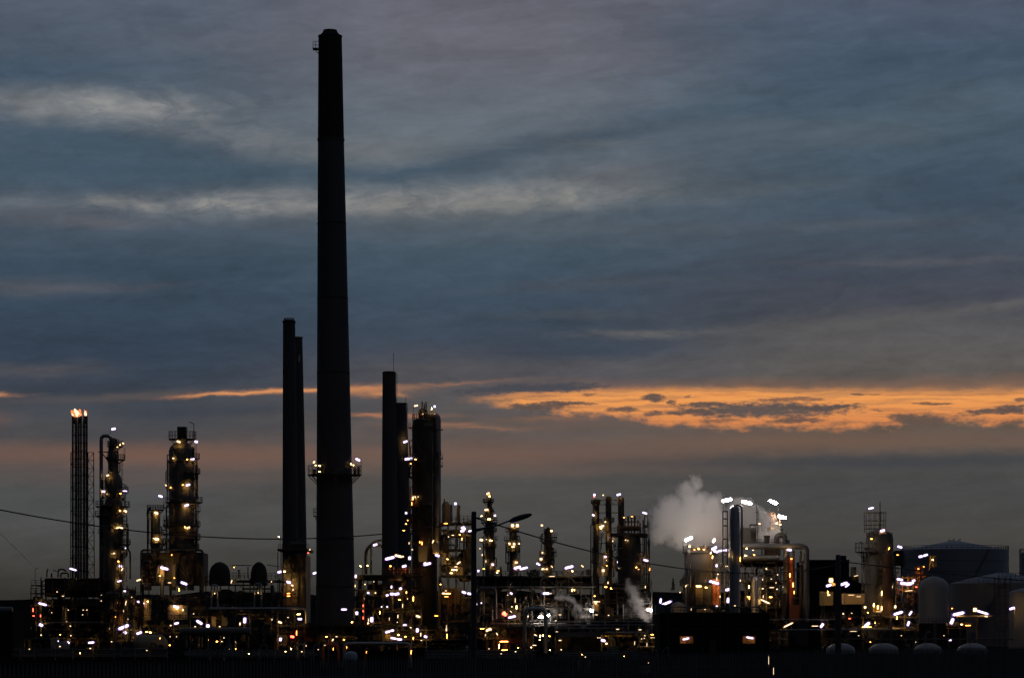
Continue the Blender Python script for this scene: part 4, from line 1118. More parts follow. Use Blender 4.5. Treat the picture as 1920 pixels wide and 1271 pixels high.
t.pipe([(775, 789), (775, 765), (778, 761)], .5, 'dark_steel', rad=2, n=5, name='lamp_post'); t.pipe([(810, 789), (810, 764)], .6, 'dark_steel', n=5, name='lamp_post')
t.pipe([(763, 990), (770, 980), (763, 970)], 1.2, 'dark_pipe', dy=-1.4)
dress(t, 796, 23.5, 800, 935, 7, 19); dress(t, 796, 23.5, 940, 1020, 8, 16)
t.lamps([(780, 760.5, 7, 12, 'w', 1.7), (815, 762, 3, 0, 'v', 2.4), (809.5, 766, 6, 85, 'g', 1.0), (793, 776, 3, 0, 'a', .8)], dy=-2.4)
t.lamps([(763, 860.5, 8, 12, 'v', 2.2), (770, 859.5, 7, 10, 'v', 2.2), (779, 861, 4, 0, 'a', 1.1), (776, 932, 7, 15, 'w', 1.6), (774, 936, 4, 0, 'o', 1.4), (772, 944, 8, 90, 'o', .8), (777, 940, 10, 90, 'o', .8), (761.5, 961.5, 3, 0, 'v', 1.9),
         (761, 982, 3, 0, 'a', 1.1), (757, 994, 6, 0, 'a', .7), (787, 1016, 4, 90, 'o', 1.2), (791, 1018, 8, 90, 'o', 1.2), (765, 975, 3, 0, 'a', .8), (784, 931, 3, 0, 'a', 1.0)], dy='s')
t.lamps([(770, 869, 3, 0, 'o', 1.0), (812, 1015, 7, 60, 'w', 1.1)], dy=-4)

t = T('process_unit', 'cluttered stepped steel unit at the right foot of the tallest dark column', 'process unit', 850, 1213, 572, 'open steel process units')
t.frame(824, 884, 978, 1216, 12, [980, 1003, 1030, 1058, 1078, 1120, 1165], 4, r=.9)
t.clutter(824, 884, 985, 1078, 10, 34, 61); t.clutter(824, 884, 1080, 1210, 10, 30, 62)
t.shell([(985, 7.5), (947, 7.5), (942, 5.5), (940, 2)], 836, 'cladding', 'vessel', Y=574); t.pipe([(833, 941), (833, 935)], 1.2, 'dark_pipe', dy=2)
t.shell([(985, 2.4), (948, 2.4), (945, 1)], 846, 'cladding', 'vessel', Y=575); t.shell([(980, 3), (950, 3), (946, 1)], 860, 'cladding', 'vessel', Y=575)
t.pipe([(857, 978), (857, 953)], .9, 'dark_pipe'); t.pipe([(862, 978), (862, 948)], .8, 'dark_pipe'); t.rails([(848, 979), (884, 979)], 12)
t.slab(812, 822, 1019, 1038, -1, 2, 'tan_panel', 'duct'); t.slab(784, 800, 1022, 1052, 2, 4, 'cladding', 'wall_panel'); t.slab(830, 845, 1036, 1058, 1.5, 3, 'tan_panel', 'wall_panel'); t.slab(843, 867, 1062, 1077, .6, 1, 'tan_panel', 'wall_panel')
t.slab(822, 826, 1080, 1216, -1, 1, 'dark_steel', 'column_casing')
t.lamps([(854, 944, 3, 0, 'v', 2.2), (868, 989, 7, 12, 'v', 2.3), (867, 995, 7, 10, 'v', 2.0), (871, 991, 4, 0, 'v', 2.2), (882, 995, 8, 12, 'v', 2.0), (801, 1057, 14, 14, 'v', 2.2), (820, 1041, 8, -18, 'v', 2.0), (860, 1055, 9, 35, 'w', 1.5),
         (897, 1070, 4, 0, 'v', 2.0), (902.5, 1012, 6, -12, 'w', 2.0), (836, 981, 9, 0, 'o', .8), (849, 1003, 6, 0, 'a', 1.0), (852, 1068, 14, 0, 'g', 1.3), (855, 1062, 8, 0, 'a', 1.3), (846, 1074, 6, 0, 'g', 1.1), (839, 1048, 3, 0, 'g', 1.2),
         (862, 1002, 3, 0, 'a', 1.1), (866, 1010, 6, 85, 'o', .9), (900, 1028, 2, 0, 'w', 1.1), (907, 1066, 4, 0, 'a', 1.0), (841, 1006, 3, 0, 'a', 1.0)], dy=-1.6)
t.lamps([(832, 1112, 6, 0, 'w', 1.8), (840, 1112.5, 12, 0, 'o', 2.0), (836, 1107, 5, 0, 'a', 1.2), (870, 1110, 8, -18, 'v', 2.0), (880, 1112.5, 7, -12, 'v', 2.0), (837, 1118, 10, 0, 'o', .8), (818, 1154, 9, 0, 'o', 1.0), (837, 1175, 8, 88, 'w', 1.0), (826, 1095, 3, 0, 'a', .9)], dy=-3)
t.slab(829, 862, 1102, 1132, .4, 0.9, 'dark_cladding', 'wall_panel')
for x in (833, 841, 846, 853, 858, 866): t.pipe([(x, 1150), (x, 1098 + x % 7)], .9, 'rusty_steel', dy=-.4, n=6)

# big elevated rack with orange railing left of it
t = unit('process_unit', 'wide elevated rack with orange lit railings behind the tallest chimney', 'process unit', 664, 790, 1076, 560, 16, [1078, 1106, 1140, 1172], 7, 71, 60,
         [(731, 1046, 17, 14, 'v', 2.3, 18), (747, 1042, 13, -14, 'w', 1.9), (755, 1043, 5, 0, 'w', 1.5), (768, 1046, 6, 85, 'v', 2.3, 14), (758, 1061, 8, 15, 'v', 2.2), (732, 1061, 4, 0, 'a', 1.5), (703.5, 1021, 8, 18, 'v', 1.9), (676, 1061, 6, -10, 'g', 1.5), (689, 1060, 3, 0, 'g', 1.2),
          (667, 1080, 6, 85, 'v', 2.3), (666, 1098, 5, 85, 'w', 1.1), (684.5, 1095, 3, 0, 'w', 1.2), (690.5, 1111, 4, 0, 'v', 1.8), (704, 1111, 3, 0, 'w', 1.3), (734, 1100, 5, 85, 'v', 1.7), (751, 1103, 5, 20, 'v', 1.9), (726, 1115.5, 5, 12, 'v', 2.1), (735, 1113, 7, 0, 'v', 2.2),
          (744, 1113, 9, 10, 'v', 2.2), (669, 1149, 6, 88, 'v', 2.5), (697, 1161, 9, 88, 'v', 2.7), (715.5, 1137, 2, 0, 'v', 1.6), (726, 1137, 2, 0, 'v', 1.6), (784, 1155, 8, -18, 'w', 1.7), (759, 1171, 7, 5, 'v', 2.0), (764, 1122, 3, 90, 'a', 1.0), (775, 1122, 12, 88, 'a', 1.1), (797, 1056, 5, 20, 'v', 2.0),
          (749, 1124, 6, 0, 'a', 1.0), (755, 1135, 10, 88, 'a', .9), (712, 1148, 8, 88, 'a', .8), (746, 1155, 7, 88, 'w', .8), (745, 1166, 2, 0, 'w', 1.0), (683, 1122, 2, 0, 'a', 1.0), (691, 1162, 8, 88, 'a', 1.0), (762, 1110, 5, 88, 'a', .9), (701, 1090, 3, 60, 'a', .8), (773, 1030, 3, 0, 'w', .9), (767, 1018, 6, 88, 'a', .8)],
         mats=('dark_pipe', 'pipe_metal', 'rusty_steel', 'rusty_steel', 'dark_cladding'), rail=False)
t.rails([(716, 1077), (790, 1077)], 11, material='orange_paint', dy=-.5); t.slab(664, 716, 1078, 1086, -.4, 14, 'block_wall', 'deck_edge')
t.pipe([(696, 1076), (696, 1016), (716, 1012)], 2.0, 'dark_pipe', rad=14, dy=4); t.pipe([(686, 1076), (686, 1030), (700, 1018)], 3.0, 'dark_pipe', rad=10, dy=5); t.pipe([(706, 1022), (716, 1024)], 3.2, 'cladding', dy=5)
t.pipe([(683, 1190), (683, 1122)], .9, 'orange_paint', dy=-1.4); t.lamps([(681, 1135, 5, 88, 'r', .9), (681, 1145, 4, 88, 'r', .9), (681, 1158, 6, 88, 'r', .9)], dy=-2)
for x in (680, 738, 768): t.pipe([(x, 1076), (x, 1062)], 1.2, 'dark_pipe', dy=1)

t = unit('process_unit', 'lower dense clutter of lamps and short pipes below the orange railed rack', 'process unit', 664, 880, 1176, 490, 12, [1180, 1198], 8, 73, 46,
         [(727, 1184, 9, 15, 'v', 2.2), (735.5, 1181.5, 6, 10, 'v', 2.1), (738, 1196, 11, -10, 'v', 2.3), (749, 1198, 9, -4, 'v', 2.2), (782.5, 1181, 7, 88, 'v', 2.4), (798, 1193, 6, -20, 'v', 2.1), (747, 1190, 4, 0, 'g', 1.4), (760, 1193, 4, 0, 'a', 1.2), (789, 1189, 8, 88, 'w', 1.0),
          (775, 1196, 6, 88, 'a', .9), (837, 1180, 6, 88, 'w', 1.3), (770, 1176, 3, 0, 'w', 1.0), (790, 1200, 3, 0, 'w', .9), (730, 1160, 8, 88, 'a', .7), (838, 1192, 12, 88, 'a', .7), (700, 1230, 8, -20, 'v', 2.0), (694, 1227, 10, -12, 'w', 1.6), (706, 1231.5, 7, -10, 'v', 2.0)], dy=-1.4, clut=(1180, 0))
t.shell([(1204, 9), (1192, 9), (1186, 6), (1184, 2)], 727, 'yellow_paint', 'small_tank', Y=492, n=20); t.drum(848, 872, 1190, 8, 'cladding', dy=2)

# ================================================================ slim lit columns in the middle
GS = 'slim lit columns beyond the pipe rack'
t = T('distillation_column', 'slim column with a gold lit top drum, nearest right of the street lamp post', 'column', 917, 1213, 610, GS)
t.shell([(1214, 8.3), (982, 8.3), (978, 5), (948, 4.6), (938, 4.2), (936, 2)], 918, 'cladding')
t.shell([(936, 4.5), (928, 4.5), (925, 3), (923.5, 1)], 917, 'cladding', 'top_drum')
t.deck(940, 905, 926, 917, 4.5, rail=5); t.deck(968, 908, 924, 917, 5, rail=5); t.deck(979, 902, 933, 917.5, 8, rail=8); t.deck(1025, 905, 931, 918, 8.3, rail=6); t.deck(994, 907, 932, 918, 8.3, rail=5)
t.ladder(927, 982, 1075); t.pipe([(906, 1075), (906, 1006), (910, 1002)], 1.0, 'dark_pipe', dy=-1)
dress(t, 917.5, 8, 985, 1075, 9, 16); dress(t, 917, 4.6, 940, 976, 10, 8)
t.lamps([(915, 925, 6, 25, 'w', 2.0), (918, 930, 4, 0, 'g', 1.8), (912, 955.5, 7, 5, 'w', 2.2), (928, 966, 4, 10, 'v', 2.0), (903, 967, 3, 0, 'g', 1.2), (917, 973, 8, 0, 'g', 2.0), (920, 1013, 7, -5, 'g', 1.9), (912, 1011, 3, 0, 'a', .9), (903, 1012, 5, -12, 'v', 1.8), (924, 1058, 4, 0, 'v', 2.0), (911, 1052, 5, 88, 'w', .8), (904, 1040, 4, 88, 'w', .8)], dy='s')
t = T('distillation_column', 'short slim column with twin white lamps on top and three lamps at its gallery', 'column', 962, 1213, 612, GS)
t.shell([(1214, 7), (992, 7), (989, 5), (987, 2)], 962, 'cladding')
t.deck(1033, 948, 974, 962, 7, rail=8); t.deck(994, 953, 973, 962, 7, rail=6); t.deck(1010, 956, 972, 962, 7, rail=5); t.ladder(970, 995, 1050)
t.pipe([(955, 1080), (955, 1068), (952, 1064)], 1.0, 'pipe_metal', dy=-1.6); t.pipe([(971, 1080), (971, 1066)], .9, 'cladding', dy=-1.6)
dress(t, 962, 7, 995, 1070, 11, 16)
t.lamps([(961, 985, 3, 0, 'w', 2.6), (970, 985, 3, 0, 'w', 2.6), (955, 1019, 4, 0, 'w', 2.1), (964, 1019.5, 4, 0, 'w', 2.0), (973, 1019, 3, 0, 'w', 1.9), (962, 1025, 5, 0, 'g', 1.4), (959, 992, 3, 0, 'o', 1.2), (968, 1054, 5, 0, 'w', 1.7), (970, 1063.5, 13, 14, 'v', 2.2, 14), (982, 1065, 15, 14, 'v', 2.3), (934, 1070, 6, 0, 'o', 1.5), (932, 1073, 4, 0, 'g', 1.2)], dy='s')
t = T('distillation_column', 'slim rough dark column with lamps down its left side, beside the triple stack', 'column', 1028, 1213, 640, GS)
t.shell([(1214, 8), (1020, 7.3), (996, 6.5), (991, 4), (988, 1.5)], 1027.5, 'dark_cladding')
t.deck(996, 1019, 1037, 1027.5, 6.5, rail=5); t.deck(1040, 1011, 1037, 1027.5, 7, rail=7); t.deck(1056, 1008, 1038, 1027.5, 7, rail=7); t.deck(1018, 1022, 1038, 1027.5, 7, rail=7); t.ladder(1034, 1000, 1060)
for y in (1026, 1034, 1046): t.slab(1033, 1038, y, y + 5, -1, .5, 'dark_steel', 'valve_box')
dress(t, 1027.5, 7, 1000, 1070, 12, 19)
t.lamps([(1016, 984.5, 4, -10, 'w', 1.9), (1034, 995, 4, 0, 'w', 2.2), (1017, 1036, 4, 10, 'w', 2.0), (1014.5, 1048, 5, 5, 'w', 2.1), (1009.5, 1057, 8, -22, 'v', 2.2), (1018, 1066.5, 5, 0, 'w', 1.6), (1025, 1066.5, 4, 0, 'w', 1.6), (1035, 1062, 5, -60, 'w', .9)], dy='s')

# long pipe rack across the middle
t = unit('pipe_rack', 'long dark pipe rack in mid plant with valves standing along its top', 'pipe rack', 884, 1112, 1076, 540, 16, [1080, 1100, 1140, 1172], 10, 81, 60,
         [(1067, 1063, 16, 14, 'v', 2.3, 14), (1073, 1070, 5, -60, 'g', 1.4), (1092, 1061, 6, -40, 'w', 1.2), (897, 1132, 6, 12, 'v', 2.0), (902.5, 1130, 3, 0, 'v', 1.5), (958.5, 1112, 5, -30, 'v', 1.6), (1024, 1112, 12, 0, 'v', 2.0), (1033, 1112, 2, 0, 'w', 1.0), (1014, 1156, 8, 5, 'f', 2.0), (1028, 1153, 5, 5, 'f', 1.9), (1109, 1144, 7, -10, 'f', 2.1),
          (960, 1156, 14, 12, 'v', 2.4), (946, 1150.5, 9, -30, 'r', 3.0), (946, 1147, 4, 0, 'w', 1.2), (960, 1137, 3, 0, 'w', 1.2), (968.5, 1138, 9, 88, 'g', 1.5), (990, 1155, 4, 88, 'w', 1.0), (952, 1115, 3, 0, 'a', .8), (1035, 1080, 14, 0, 'a', .9), (1073, 1106, 6, 88, 'g', 1.5), (1077, 1106, 5, 88, 'a', 1.2),
          (1094, 1107, 3, 0, 'g', 1.0), (1000, 1190, 3, 0, 'w', .8), (966, 1125, 10, 88, 'w', .6), (1050, 1152, 6, 0, 'w', .7), (992, 1190, 3, 90, 'a', .8), (958, 1146, 6, -40, 'a', .9), (1010, 1142, 4, 0, 'a', .8)])
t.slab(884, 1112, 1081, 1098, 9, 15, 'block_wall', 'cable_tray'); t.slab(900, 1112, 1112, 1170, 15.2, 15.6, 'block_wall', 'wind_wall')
rnd = random.Random(5)
for i in range(14):
    x = rnd.uniform(985, 1108); h = rnd.uniform(4, 9)
    t.pipe([(x, 1078), (x, 1076 - h)], rnd.uniform(.6, 1.5), 'dark_pipe', dy=2, n=6, name='valve_stem')
    if i % 2: t.pipe([(x - 3, 1076 - h), (x + 3, 1076 - h)], .8, 'dark_pipe', dy=2, n=6, name='valve_wheel')
t.pipe([(890, 1099.5), (1118, 1099.5)], .7, 'pipe_metal', dy=-2); t.pipe([(1070, 1107), (1116, 1107)], .6, 'cladding', dy=-2)
t.rails([(1010, 1079), (1108, 1079)], 8)
t.pipe([(1014, 1156), (1014, 1087), (1018, 1083)], .9, 'pipe_metal', dy=-2, rad=3, name='lamp_post')
t.pipe([(898, 1155), (898, 1103), (929, 1103), (929, 1160)], 3.4, 'cladding', dy=-2, rad=8, n=12); t.pipe([(907, 1150), (907, 1112)], 2.0, 'tan_panel', dy=-1.5); t.pipe([(903, 1151), (926, 1151), (926, 1162)], 1.2, 'tan_panel', dy=-1.5)

t = unit('process_unit', 'low front unit with an orange strip lamp, left of the grey inverted U pipe', 'process unit', 890, 1000, 1172, 470, 12, [1176, 1196], 5, 83, 30,
         [(916, 1180, 10, 25, 'w', 2.0), (910, 1190, 5, 88, 'a', .9), (921, 1180, 5, 88, 'a', 1.0), (932, 1188, 6, -60, 'w', .9), (945, 1202, 22, 0, 'o', 1.4), (936, 1211, 12, 88, 'g', .8), (946, 1218, 16, 3, 'o', 1.2), (1004, 1190, 5, -30, 'w', 1.3), (1013, 1192, 6, 88, 'g', 1.2), (1018, 1191, 5, 88, 'g', 1.0), (904, 1178, 10, 0, 'a', .7), (1030, 1192, 4, 0, 'a', .9), (1044, 1184, 5, 0, 'w', .9), (926, 1220, 3, 0, 'w', .8), (1002, 1209, 8, 0, 'w', .7)],
         mats=('rusty_steel', 'orange_paint', 'dark_pipe'), clut=(1176, 0))
t = T('pipe_loop', 'tall grey inverted U pipe with two lamps near its right leg', 'pipe', 1004, 1222, 440)
t.pipe([(984, 1226), (984, 1141), (1023, 1141), (1023, 1226)], 3.6, 'bright_cladding', rad=11, n=14)
t.pipe([(990, 1226), (990, 1205)], 4.0, 'cladding', dy=-1, n=14, name='guard')
t.lamps([(1012, 1199, 3, 0, 'g', 1.2), (996, 1213, 3, 0, 'g', 1.0), (1031, 1218, 3, 0, 'g', .9)], dy=-2.5)

t = unit('process_unit', 'flat roofed blue grey shed beneath the thin slanting steam plume', 'shed', 1040, 1150, 1184, 450, 18, [1186], 5, 91, 12,
         [(1042, 1163, 3, 0, 'w', .9), (1050, 1200, 6, 0, 'w', .8), (1125, 1195, 2, 0, 'w', 1.0)], clut=(1188, 0), rail=False)
t.slab(1042, 1135, 1184, 1194, -1.5, 17, 'galvanised', 'roof_edge'); t.slab(1042, 1150, 1195, 1226, 1, 16, 'dark_cladding', 'wall')
for x0, x1, y in ((1020, 1220, 1165), (1030, 1235, 1171), (1040, 1170, 1177)): t.pipe([(x0, y), (x1, y)], .9, 'pipe_metal', dy=3)
t.pipe([(1088, 1177), (1098, 1173), (1108, 1168)], .8, 'pipe_metal', dy=2, name='steam_vent')

# ================================================================ triple stack cluster and reactor
t = T('triple_stack', 'three thin exhaust stacks tied by lattice bridges', 'stack', 1140, 1213, 615)
for x, y, r, mt in ((1118, 936, 5.8, 'dark_cladding'), (1141, 931, 5.6, 'dark_cladding'), (1164.5, 932, 5.8, 'dark_cladding')):
    t.shell([(1214, r + .4), (y + 2, r), (y, r * .7), (y - 1, r * .3)], x, mt, 'stack', n=20)
m = M(); s = t.s
for a, b in ((1110, 1141), (1141, 1164)):
    for y in (937, 946): m.bar(P(a, y, 614), P(b, y, 614), .6 * s)
    for i in range(5):
        x0, x1 = a + (b - a) * i / 5, a + (b - a) * (i + 1) / 5
        m.bar(P(x0, 937 if i % 2 else 946, 614), P(x1, 946 if i % 2 else 937, 614), .4 * s)
t.part('bridge', m, 'dark_steel')
m = M()
for y in (961, 980, 1000, 1018, 1043): m.bar(P(1116, y, 614.6), P(1166 if y < 975 else 1143, y, 614.6), .7 * s)
m.bar(P(1126, 1018, 614.5), P(1126, 1080, 614.5), .6 * s)
t.part('tie_beams', m, 'dark_steel')
t.deck(942, 1108, 1126, 1118, 5.8, rail=5); t.deck(980, 1109, 1130, 1118, 5.8, rail=7); t.deck(976, 1132, 1152, 1141, 5.6, rail=6); t.ladder(1112, 944, 1040)
m = M()
for i in range(7): m.bar(P(1147, 1010 + i * 8, 613), P(1159, 1018 + i * 8, 613), .5 * s); m.bar(P(1159, 1010 + i * 8, 613), P(1147, 1018 + i * 8, 613), .5 * s)
for x in (1147, 1159): m.bar(P(x, 1005, 613), P(x, 1080, 613), .6 * s)
t.part('lattice_mast', m, 'dark_steel')
dress(t, 1118, 5.8, 945, 1080, 14, 14); dress(t, 1141, 5.6, 950, 1080, 15, 14)
t.lamps([(1114.5, 927.5, 4, 0, 'v', 2.0), (1131, 928, 3, -30, 'w', 1.3), (1160, 927, 8, 15, 'v', 2.2), (1112.5, 965.5, 5, -25, 'v', 1.8), (1135, 978, 3, 0, 'w', 1.5), (1128, 986.5, 9, 18, 'w', 1.6), (1127, 990, 4, 0, 'a', 1.5), (1147, 1006, 10, 14, 'v', 2.2), (1135, 1043.5, 3, 0, 'v', 2.2), (1131, 1069, 5, 15, 'w', 2.0), (1158, 1053, 7, 15, 'v', 2.3), (1114, 931, 3, 0, 'r', 1.0)], dy=-1.6)
t.lamps([(1149, 1014, 4, 90, 'a', 1.2), (1137.5, 1060, 3, 90, 'a', .9), (1137, 1050, 3, 90, 'a', .9)], dy=-1.4)

t = T('reactor', 'dark dome shouldered reactor hung in a steel frame, joined to the three thin stacks', 'reactor', 1185, 1213, 600)
t.shell([(1214, 22), (1090, 22), (1020, 22), (1008, 20.5), (1002, 17), (999, 10)], 1180, 'dark_cladding')
t.frame(1146, 1216, 998, 1214, 9, [1000, 1098, 1140], 2, r=1.1, brace=False)
t.slab(1146, 1218, 1000, 1005, -2, 10, 'dark_steel', 'deck_edge')
t.frame(1208, 1218, 972, 1214, 6, [985, 1040, 1075, 1130], 1, r=.9, rail=False)
for i, (x, y0) in enumerate(((1166, 982), (1172, 972), (1178, 968), (1184, 970), (1190, 967), (1196, 974), (1200, 980), (1158, 985))):
    t.pipe([(x, 1000), (x, y0)], 1.1 if i % 2 else 1.6, 'rusty_steel', dy=1 + i % 3, n=6, name='nozzle')
t.drum(1160, 1200, 990, 4.5, 'rusty_steel', dy=2); t.pipe([(1165, 978), (1200, 978)], 1.2, 'rusty_steel', dy=3); t.rails([(1146, 999), (1216, 999)], 10, dy=-2); t.rails([(1176, 975), (1200, 975)], 8)
t.pipe([(1206, 990), (1210, 962)], 1.3, 'dark_pipe'); t.pipe([(1214, 985), (1214, 958)], 1.0, 'dark_pipe')
t.pipe([(1201, 1003), (1209, 1006), (1209, 1063), (1201, 1063)], 1.6, 'dark_pipe', dy=-1, rad=5); t.pipe([(1202, 1042), (1212, 1042)], .8, 'dark_pipe')
dress(t, 1180, 22, 1005, 1090, 13, 19)
t.lamps([(1209, 961.5, 9, -15, 'v', 2.0), (1211, 1050, 9, -16, 'v', 2.3)], dy=-2.5)
t.lamps([(1173, 1012, 4, 30, 'a', 1.1), (1177, 1013, 3, 0, 'a', .8), (1193, 1063, 4, 20, 'a', 1.0), (1197, 1067, 5, 0, 'a', .8), (1170, 970, 3, 0, 'o', .8), (1185, 968, 4, 0, 'o', .7), (1218, 1067, 6, 80, 'o', .8), (1160, 1065, 3, 0, 'a', .9)], dy='s')
t = unit('process_unit', 'black unit with a small gold window, below the dome shouldered reactor', 'process unit', 1112, 1222, 1090, 580, 12, [1094, 1130, 1160], 5, 101, 40,
         [(1117, 1127.5, 12, 0, 'w', 1.3), (1106, 1127.5, 2, 0, 'w', 1.0), (1124, 1127.5, 2, 0, 'w', 1.0), (1218, 1143, 9, -14, 'f', 2.2), (1115, 1117, 3, 0, 'a', 1.0), (1141, 1153, 3, 0, 'w', .8), (1140, 1092, 5, 88, 'w', 1.1), (1210, 1100, 5, 88, 'w', .8), (1118, 1152, 8, 0, 'a', .8), (1136, 1100, 6, 0, 'a', 1.0), (1146, 1103, 5, -50, 'a', 1.0)])
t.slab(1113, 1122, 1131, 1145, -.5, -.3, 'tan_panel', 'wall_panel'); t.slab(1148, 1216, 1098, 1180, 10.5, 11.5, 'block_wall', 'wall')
t.lamps([(1117, 1130, 3, 0, 'g', 1.2)], dy=-1.5)

t = unit('process_unit', 'low yard with a bright yellow pipe elbow above a green cabinet', 'process unit', 1128, 1246, 1188, 430, 14, [1190], 5, 103, 22,
         [(1131, 1200, 8, -16, 'v', 2.3), (1121, 1195, 2, 0, 'w', 1.0), (1137, 1206, 4, 0, 'w', 1.6), (1158, 1179, 8, 0, 'a', .9), (1200, 1180, 8, 0, 'a', 1.0), (1203, 1197, 2, 0, 'w', .9), (1208, 1196, 2, 0, 'w', .9), (1209, 1191, 2, 0, 'w', .9), (1240, 1188, 8, 0, 'a', .8), (1230, 1195, 10, 0, 'w', .5), (1213, 1208, 10, 88, 'a', .7), (1190, 1205, 9, 88, 'a', .9), (1222, 1195, 8, 0, 'a', .5), (1223, 1189, 8, 0, 'a', .5)], clut=(1194, 0), rail=False)
t.pipe([(1140, 1199), (1150, 1199), (1150, 1212)], 4.6, 'yellow_paint', dy=-1, rad=8, n=14, name='elbow'); t.slab(1146, 1158, 1210, 1226, -3, -1, 'green_paint', 'cabinet'); t.pipe([(1145, 1226), (1145, 1203)], .7, 'pipe_metal', dy=-2)
t.slab(1134, 1186, 1190, 1193, -.4, 2, 'yellow_paint', 'beam'); t.pipe([(1135, 1185), (1212, 1185)], 1.4, 'pipe_metal', dy=1)
t.frame(1212, 1246, 1165, 1226, 6, [1168], 1, r=.8, rail=False)

# ================================================================ right hand group
t = T('reactor', 'squat tan vessel with a bright yellow lit wall beneath, left of the silver column', 'reactor', 1315, 1213, 500)
t.shell([(1216, 29), (1040, 30), (1032, 27), (1026, 18), (1024, 8)], 1313, 'dark_cladding')
t.deck(1036, 1280, 1346, 1313, 30, rail=12)
for x, y in ((1292, 1019), (1309, 1022), (1322, 1020)): t.shell([(1040, 4), (y + 3, 4), (y, 2)], x, 'cladding', 'nozzle', Y=498.5, n=14)
t.drum(1304, 1330, 1031, 6, 'rusty_steel', dy=-1.5)
t.pipe([(1280.5, 1036), (1280.5, 1014)], .5, 'dark_steel', n=5, name='lamp_post'); t.pipe([(1290, 1216), (1290, 1056), (1284, 1048)], 1.7, 'dark_pipe', dy=-2.4); t.pipe([(1294.5, 1100), (1294.5, 1058)], .6, 'bright_cladding', dy=-3)
t.pipe([(1286, 1150), (1286, 1100), (1291, 1095)], 1.7, 'bright_cladding', dy=-3, rad=5)
t.slab(1298, 1331, 1093, 1096, -6, -2.4, 'cladding', 'canopy'); t.slab(1302, 1316, 1098, 1134, -3.3, -3.0, 'tan_panel', 'wall_panel'); t.slab(1318, 1330, 1098, 1134, -3.3, -3.0, 'cladding', 'wall_panel'); t.slab(1316.2, 1317.8, 1098, 1134, -3.7, -3.0, 'dark_cladding', 'door_frame')
t.rails([(1282, 1134), (1326, 1134)], 13, dy=-5); t.slab(1334, 1346, 1086, 1134, -3, -1, 'orange_paint', 'ladder_frame'); t.ladder(1340, 1086, 1134, dy=-3.4, w_=5, cage=False)
for x in (1334, 1343, 1350, 1359): t.pipe([(x, 1150), (x, 1030 + (x % 5) * 4)], .9, 'dark_pipe', dy=-3)
dress(t, 1313, 30, 1042, 1140, 16, 19)
t.lamps([(1291, 1010, 14, 22, 'f', 2.2), (1338.5, 1013, 7, 55, 'f', 1.5), (1339, 1027.5, 11, 28, 'v', 2.5), (1342, 1033.5, 9, -18, 'v', 2.2), (1352, 1032, 13, 8, 'v', 2.3), (1363, 1031, 6, 8, 'v', 2.3), (1343.5, 1060, 5, 86, 'v', 2.5), (1339, 1091.5, 18, -14, 'v', 2.4), (1364, 1105, 8, 15, 'v', 2.4), (1365, 1125, 9, 85, 'v', 2.5),
         (1346, 1076, 3, 0, 'w', 1.2), (1361, 1061, 3, 0, 'w', 1.2), (1364, 1061, 2, 0, 'w', 1.1), (1344, 1085, 8, 88, 'w', .7), (1293, 1024, 4, 0, 'g', 1.6), (1333, 1036, 5, 60, 'g', 1.3), (1310, 1029, 5, 0, 'a', 1.2), (1320, 1030, 4, 0, 'a', 1.0), (1336, 1044, 7, 85, 'g', .9), (1286, 1098, 5, 60, 'w', 1.0), (1344, 1136, 3, 0, 'v', 1.9), (1302, 1030, 3, 0, 'o', 1.0)], dy=-4.5)
t.lamps([(1310, 1098.5, 13, -3, 'g', 1.7), (1324, 1101, 5, -20, 'g', 1.0), (1350, 1118, 6, 88, 'a', 1.0)], dy=-4.6)

t = T('column', 'tall smooth silver column with a swan neck pipe over its top', 'column', 1377, 1213, 490)
t.shell([(1222, 10), (955, 9.6), (950, 7), (948, 3)], 1377, 'bright_cladding', n=36)
for y in (975, 1003, 1030, 1060, 1090, 1120): t.shell([(y + .9, 9.9), (y - .3, 9.9)], 1377, 'pipe_metal', 'seam')
t.pipe([(1375, 952), (1375, 947), (1391, 947), (1391, 1048)], 1.9, 'dark_pipe', rad=7, n=10, name='overhead_pipe')
t.frame(1356, 1365, 958, 1060, 1.6, [958, 972, 985, 1010], 1, r=.6, rail=False, brace=False); t.ladder(1361, 955, 1120, dy=-.4, cage=False)
t.pipe([(1369, 1160), (1369, 1045)], .6, 'cladding', dy=-2)
t.lamps([(1363, 937.5, 18, 12, 'f', 2.6), (1400, 942, 19, -12, 'f', 2.6)], dy=1.2)
t.part('lamp_arm', M().bar(P(1356, 958, 491.5), P(1356, 941, 491.5), .5 * t.s).bar(P(1391, 947, 491.5), P(1391, 940, 491.5), .5 * t.s), 'dark_steel')
t.lamps([(1388, 1048, 12, 88, 'a', .6), (1367, 1040, 12, 88, 'a', .6)], dy=-1.2)

t = T('process_structure', 'large raised structure with grey horizontal duct that bends down its right side', 'process unit', 1450, 1213, 500)
t.frame(1387, 1478, 1048, 1216, 14, [1050, 1088, 1138], 4, r=1.2)
t.clutter(1390, 1478, 1090, 1210, 12, 76, 111); t.clutter(1340, 1366, 1035, 1180, 8, 26, 113, big=False); t.clutter(1478, 1512, 1050, 1200, 6, 14, 114, big=False); t.clutter(1392, 1470, 1052, 1086, 12, 22, 112, big=False)
t.pipe([(1392, 1024), (1512, 1024), (1512, 1165)], 5.6, 'galvanised', rad=10, n=18, name='duct')
t.drum(1388, 1462, 1046, 4.8, 'galvanised', dy=-.5); t.drum(1393, 1450, 1046, 5.5, 'cladding', dy=6)
t.slab(1390, 1474, 1052, 1060, 4, 13, 'block_wall', 'deck_beam')
t.pipe([(1447, 1034), (1447, 1008)], 0.1, 'dark_steel')
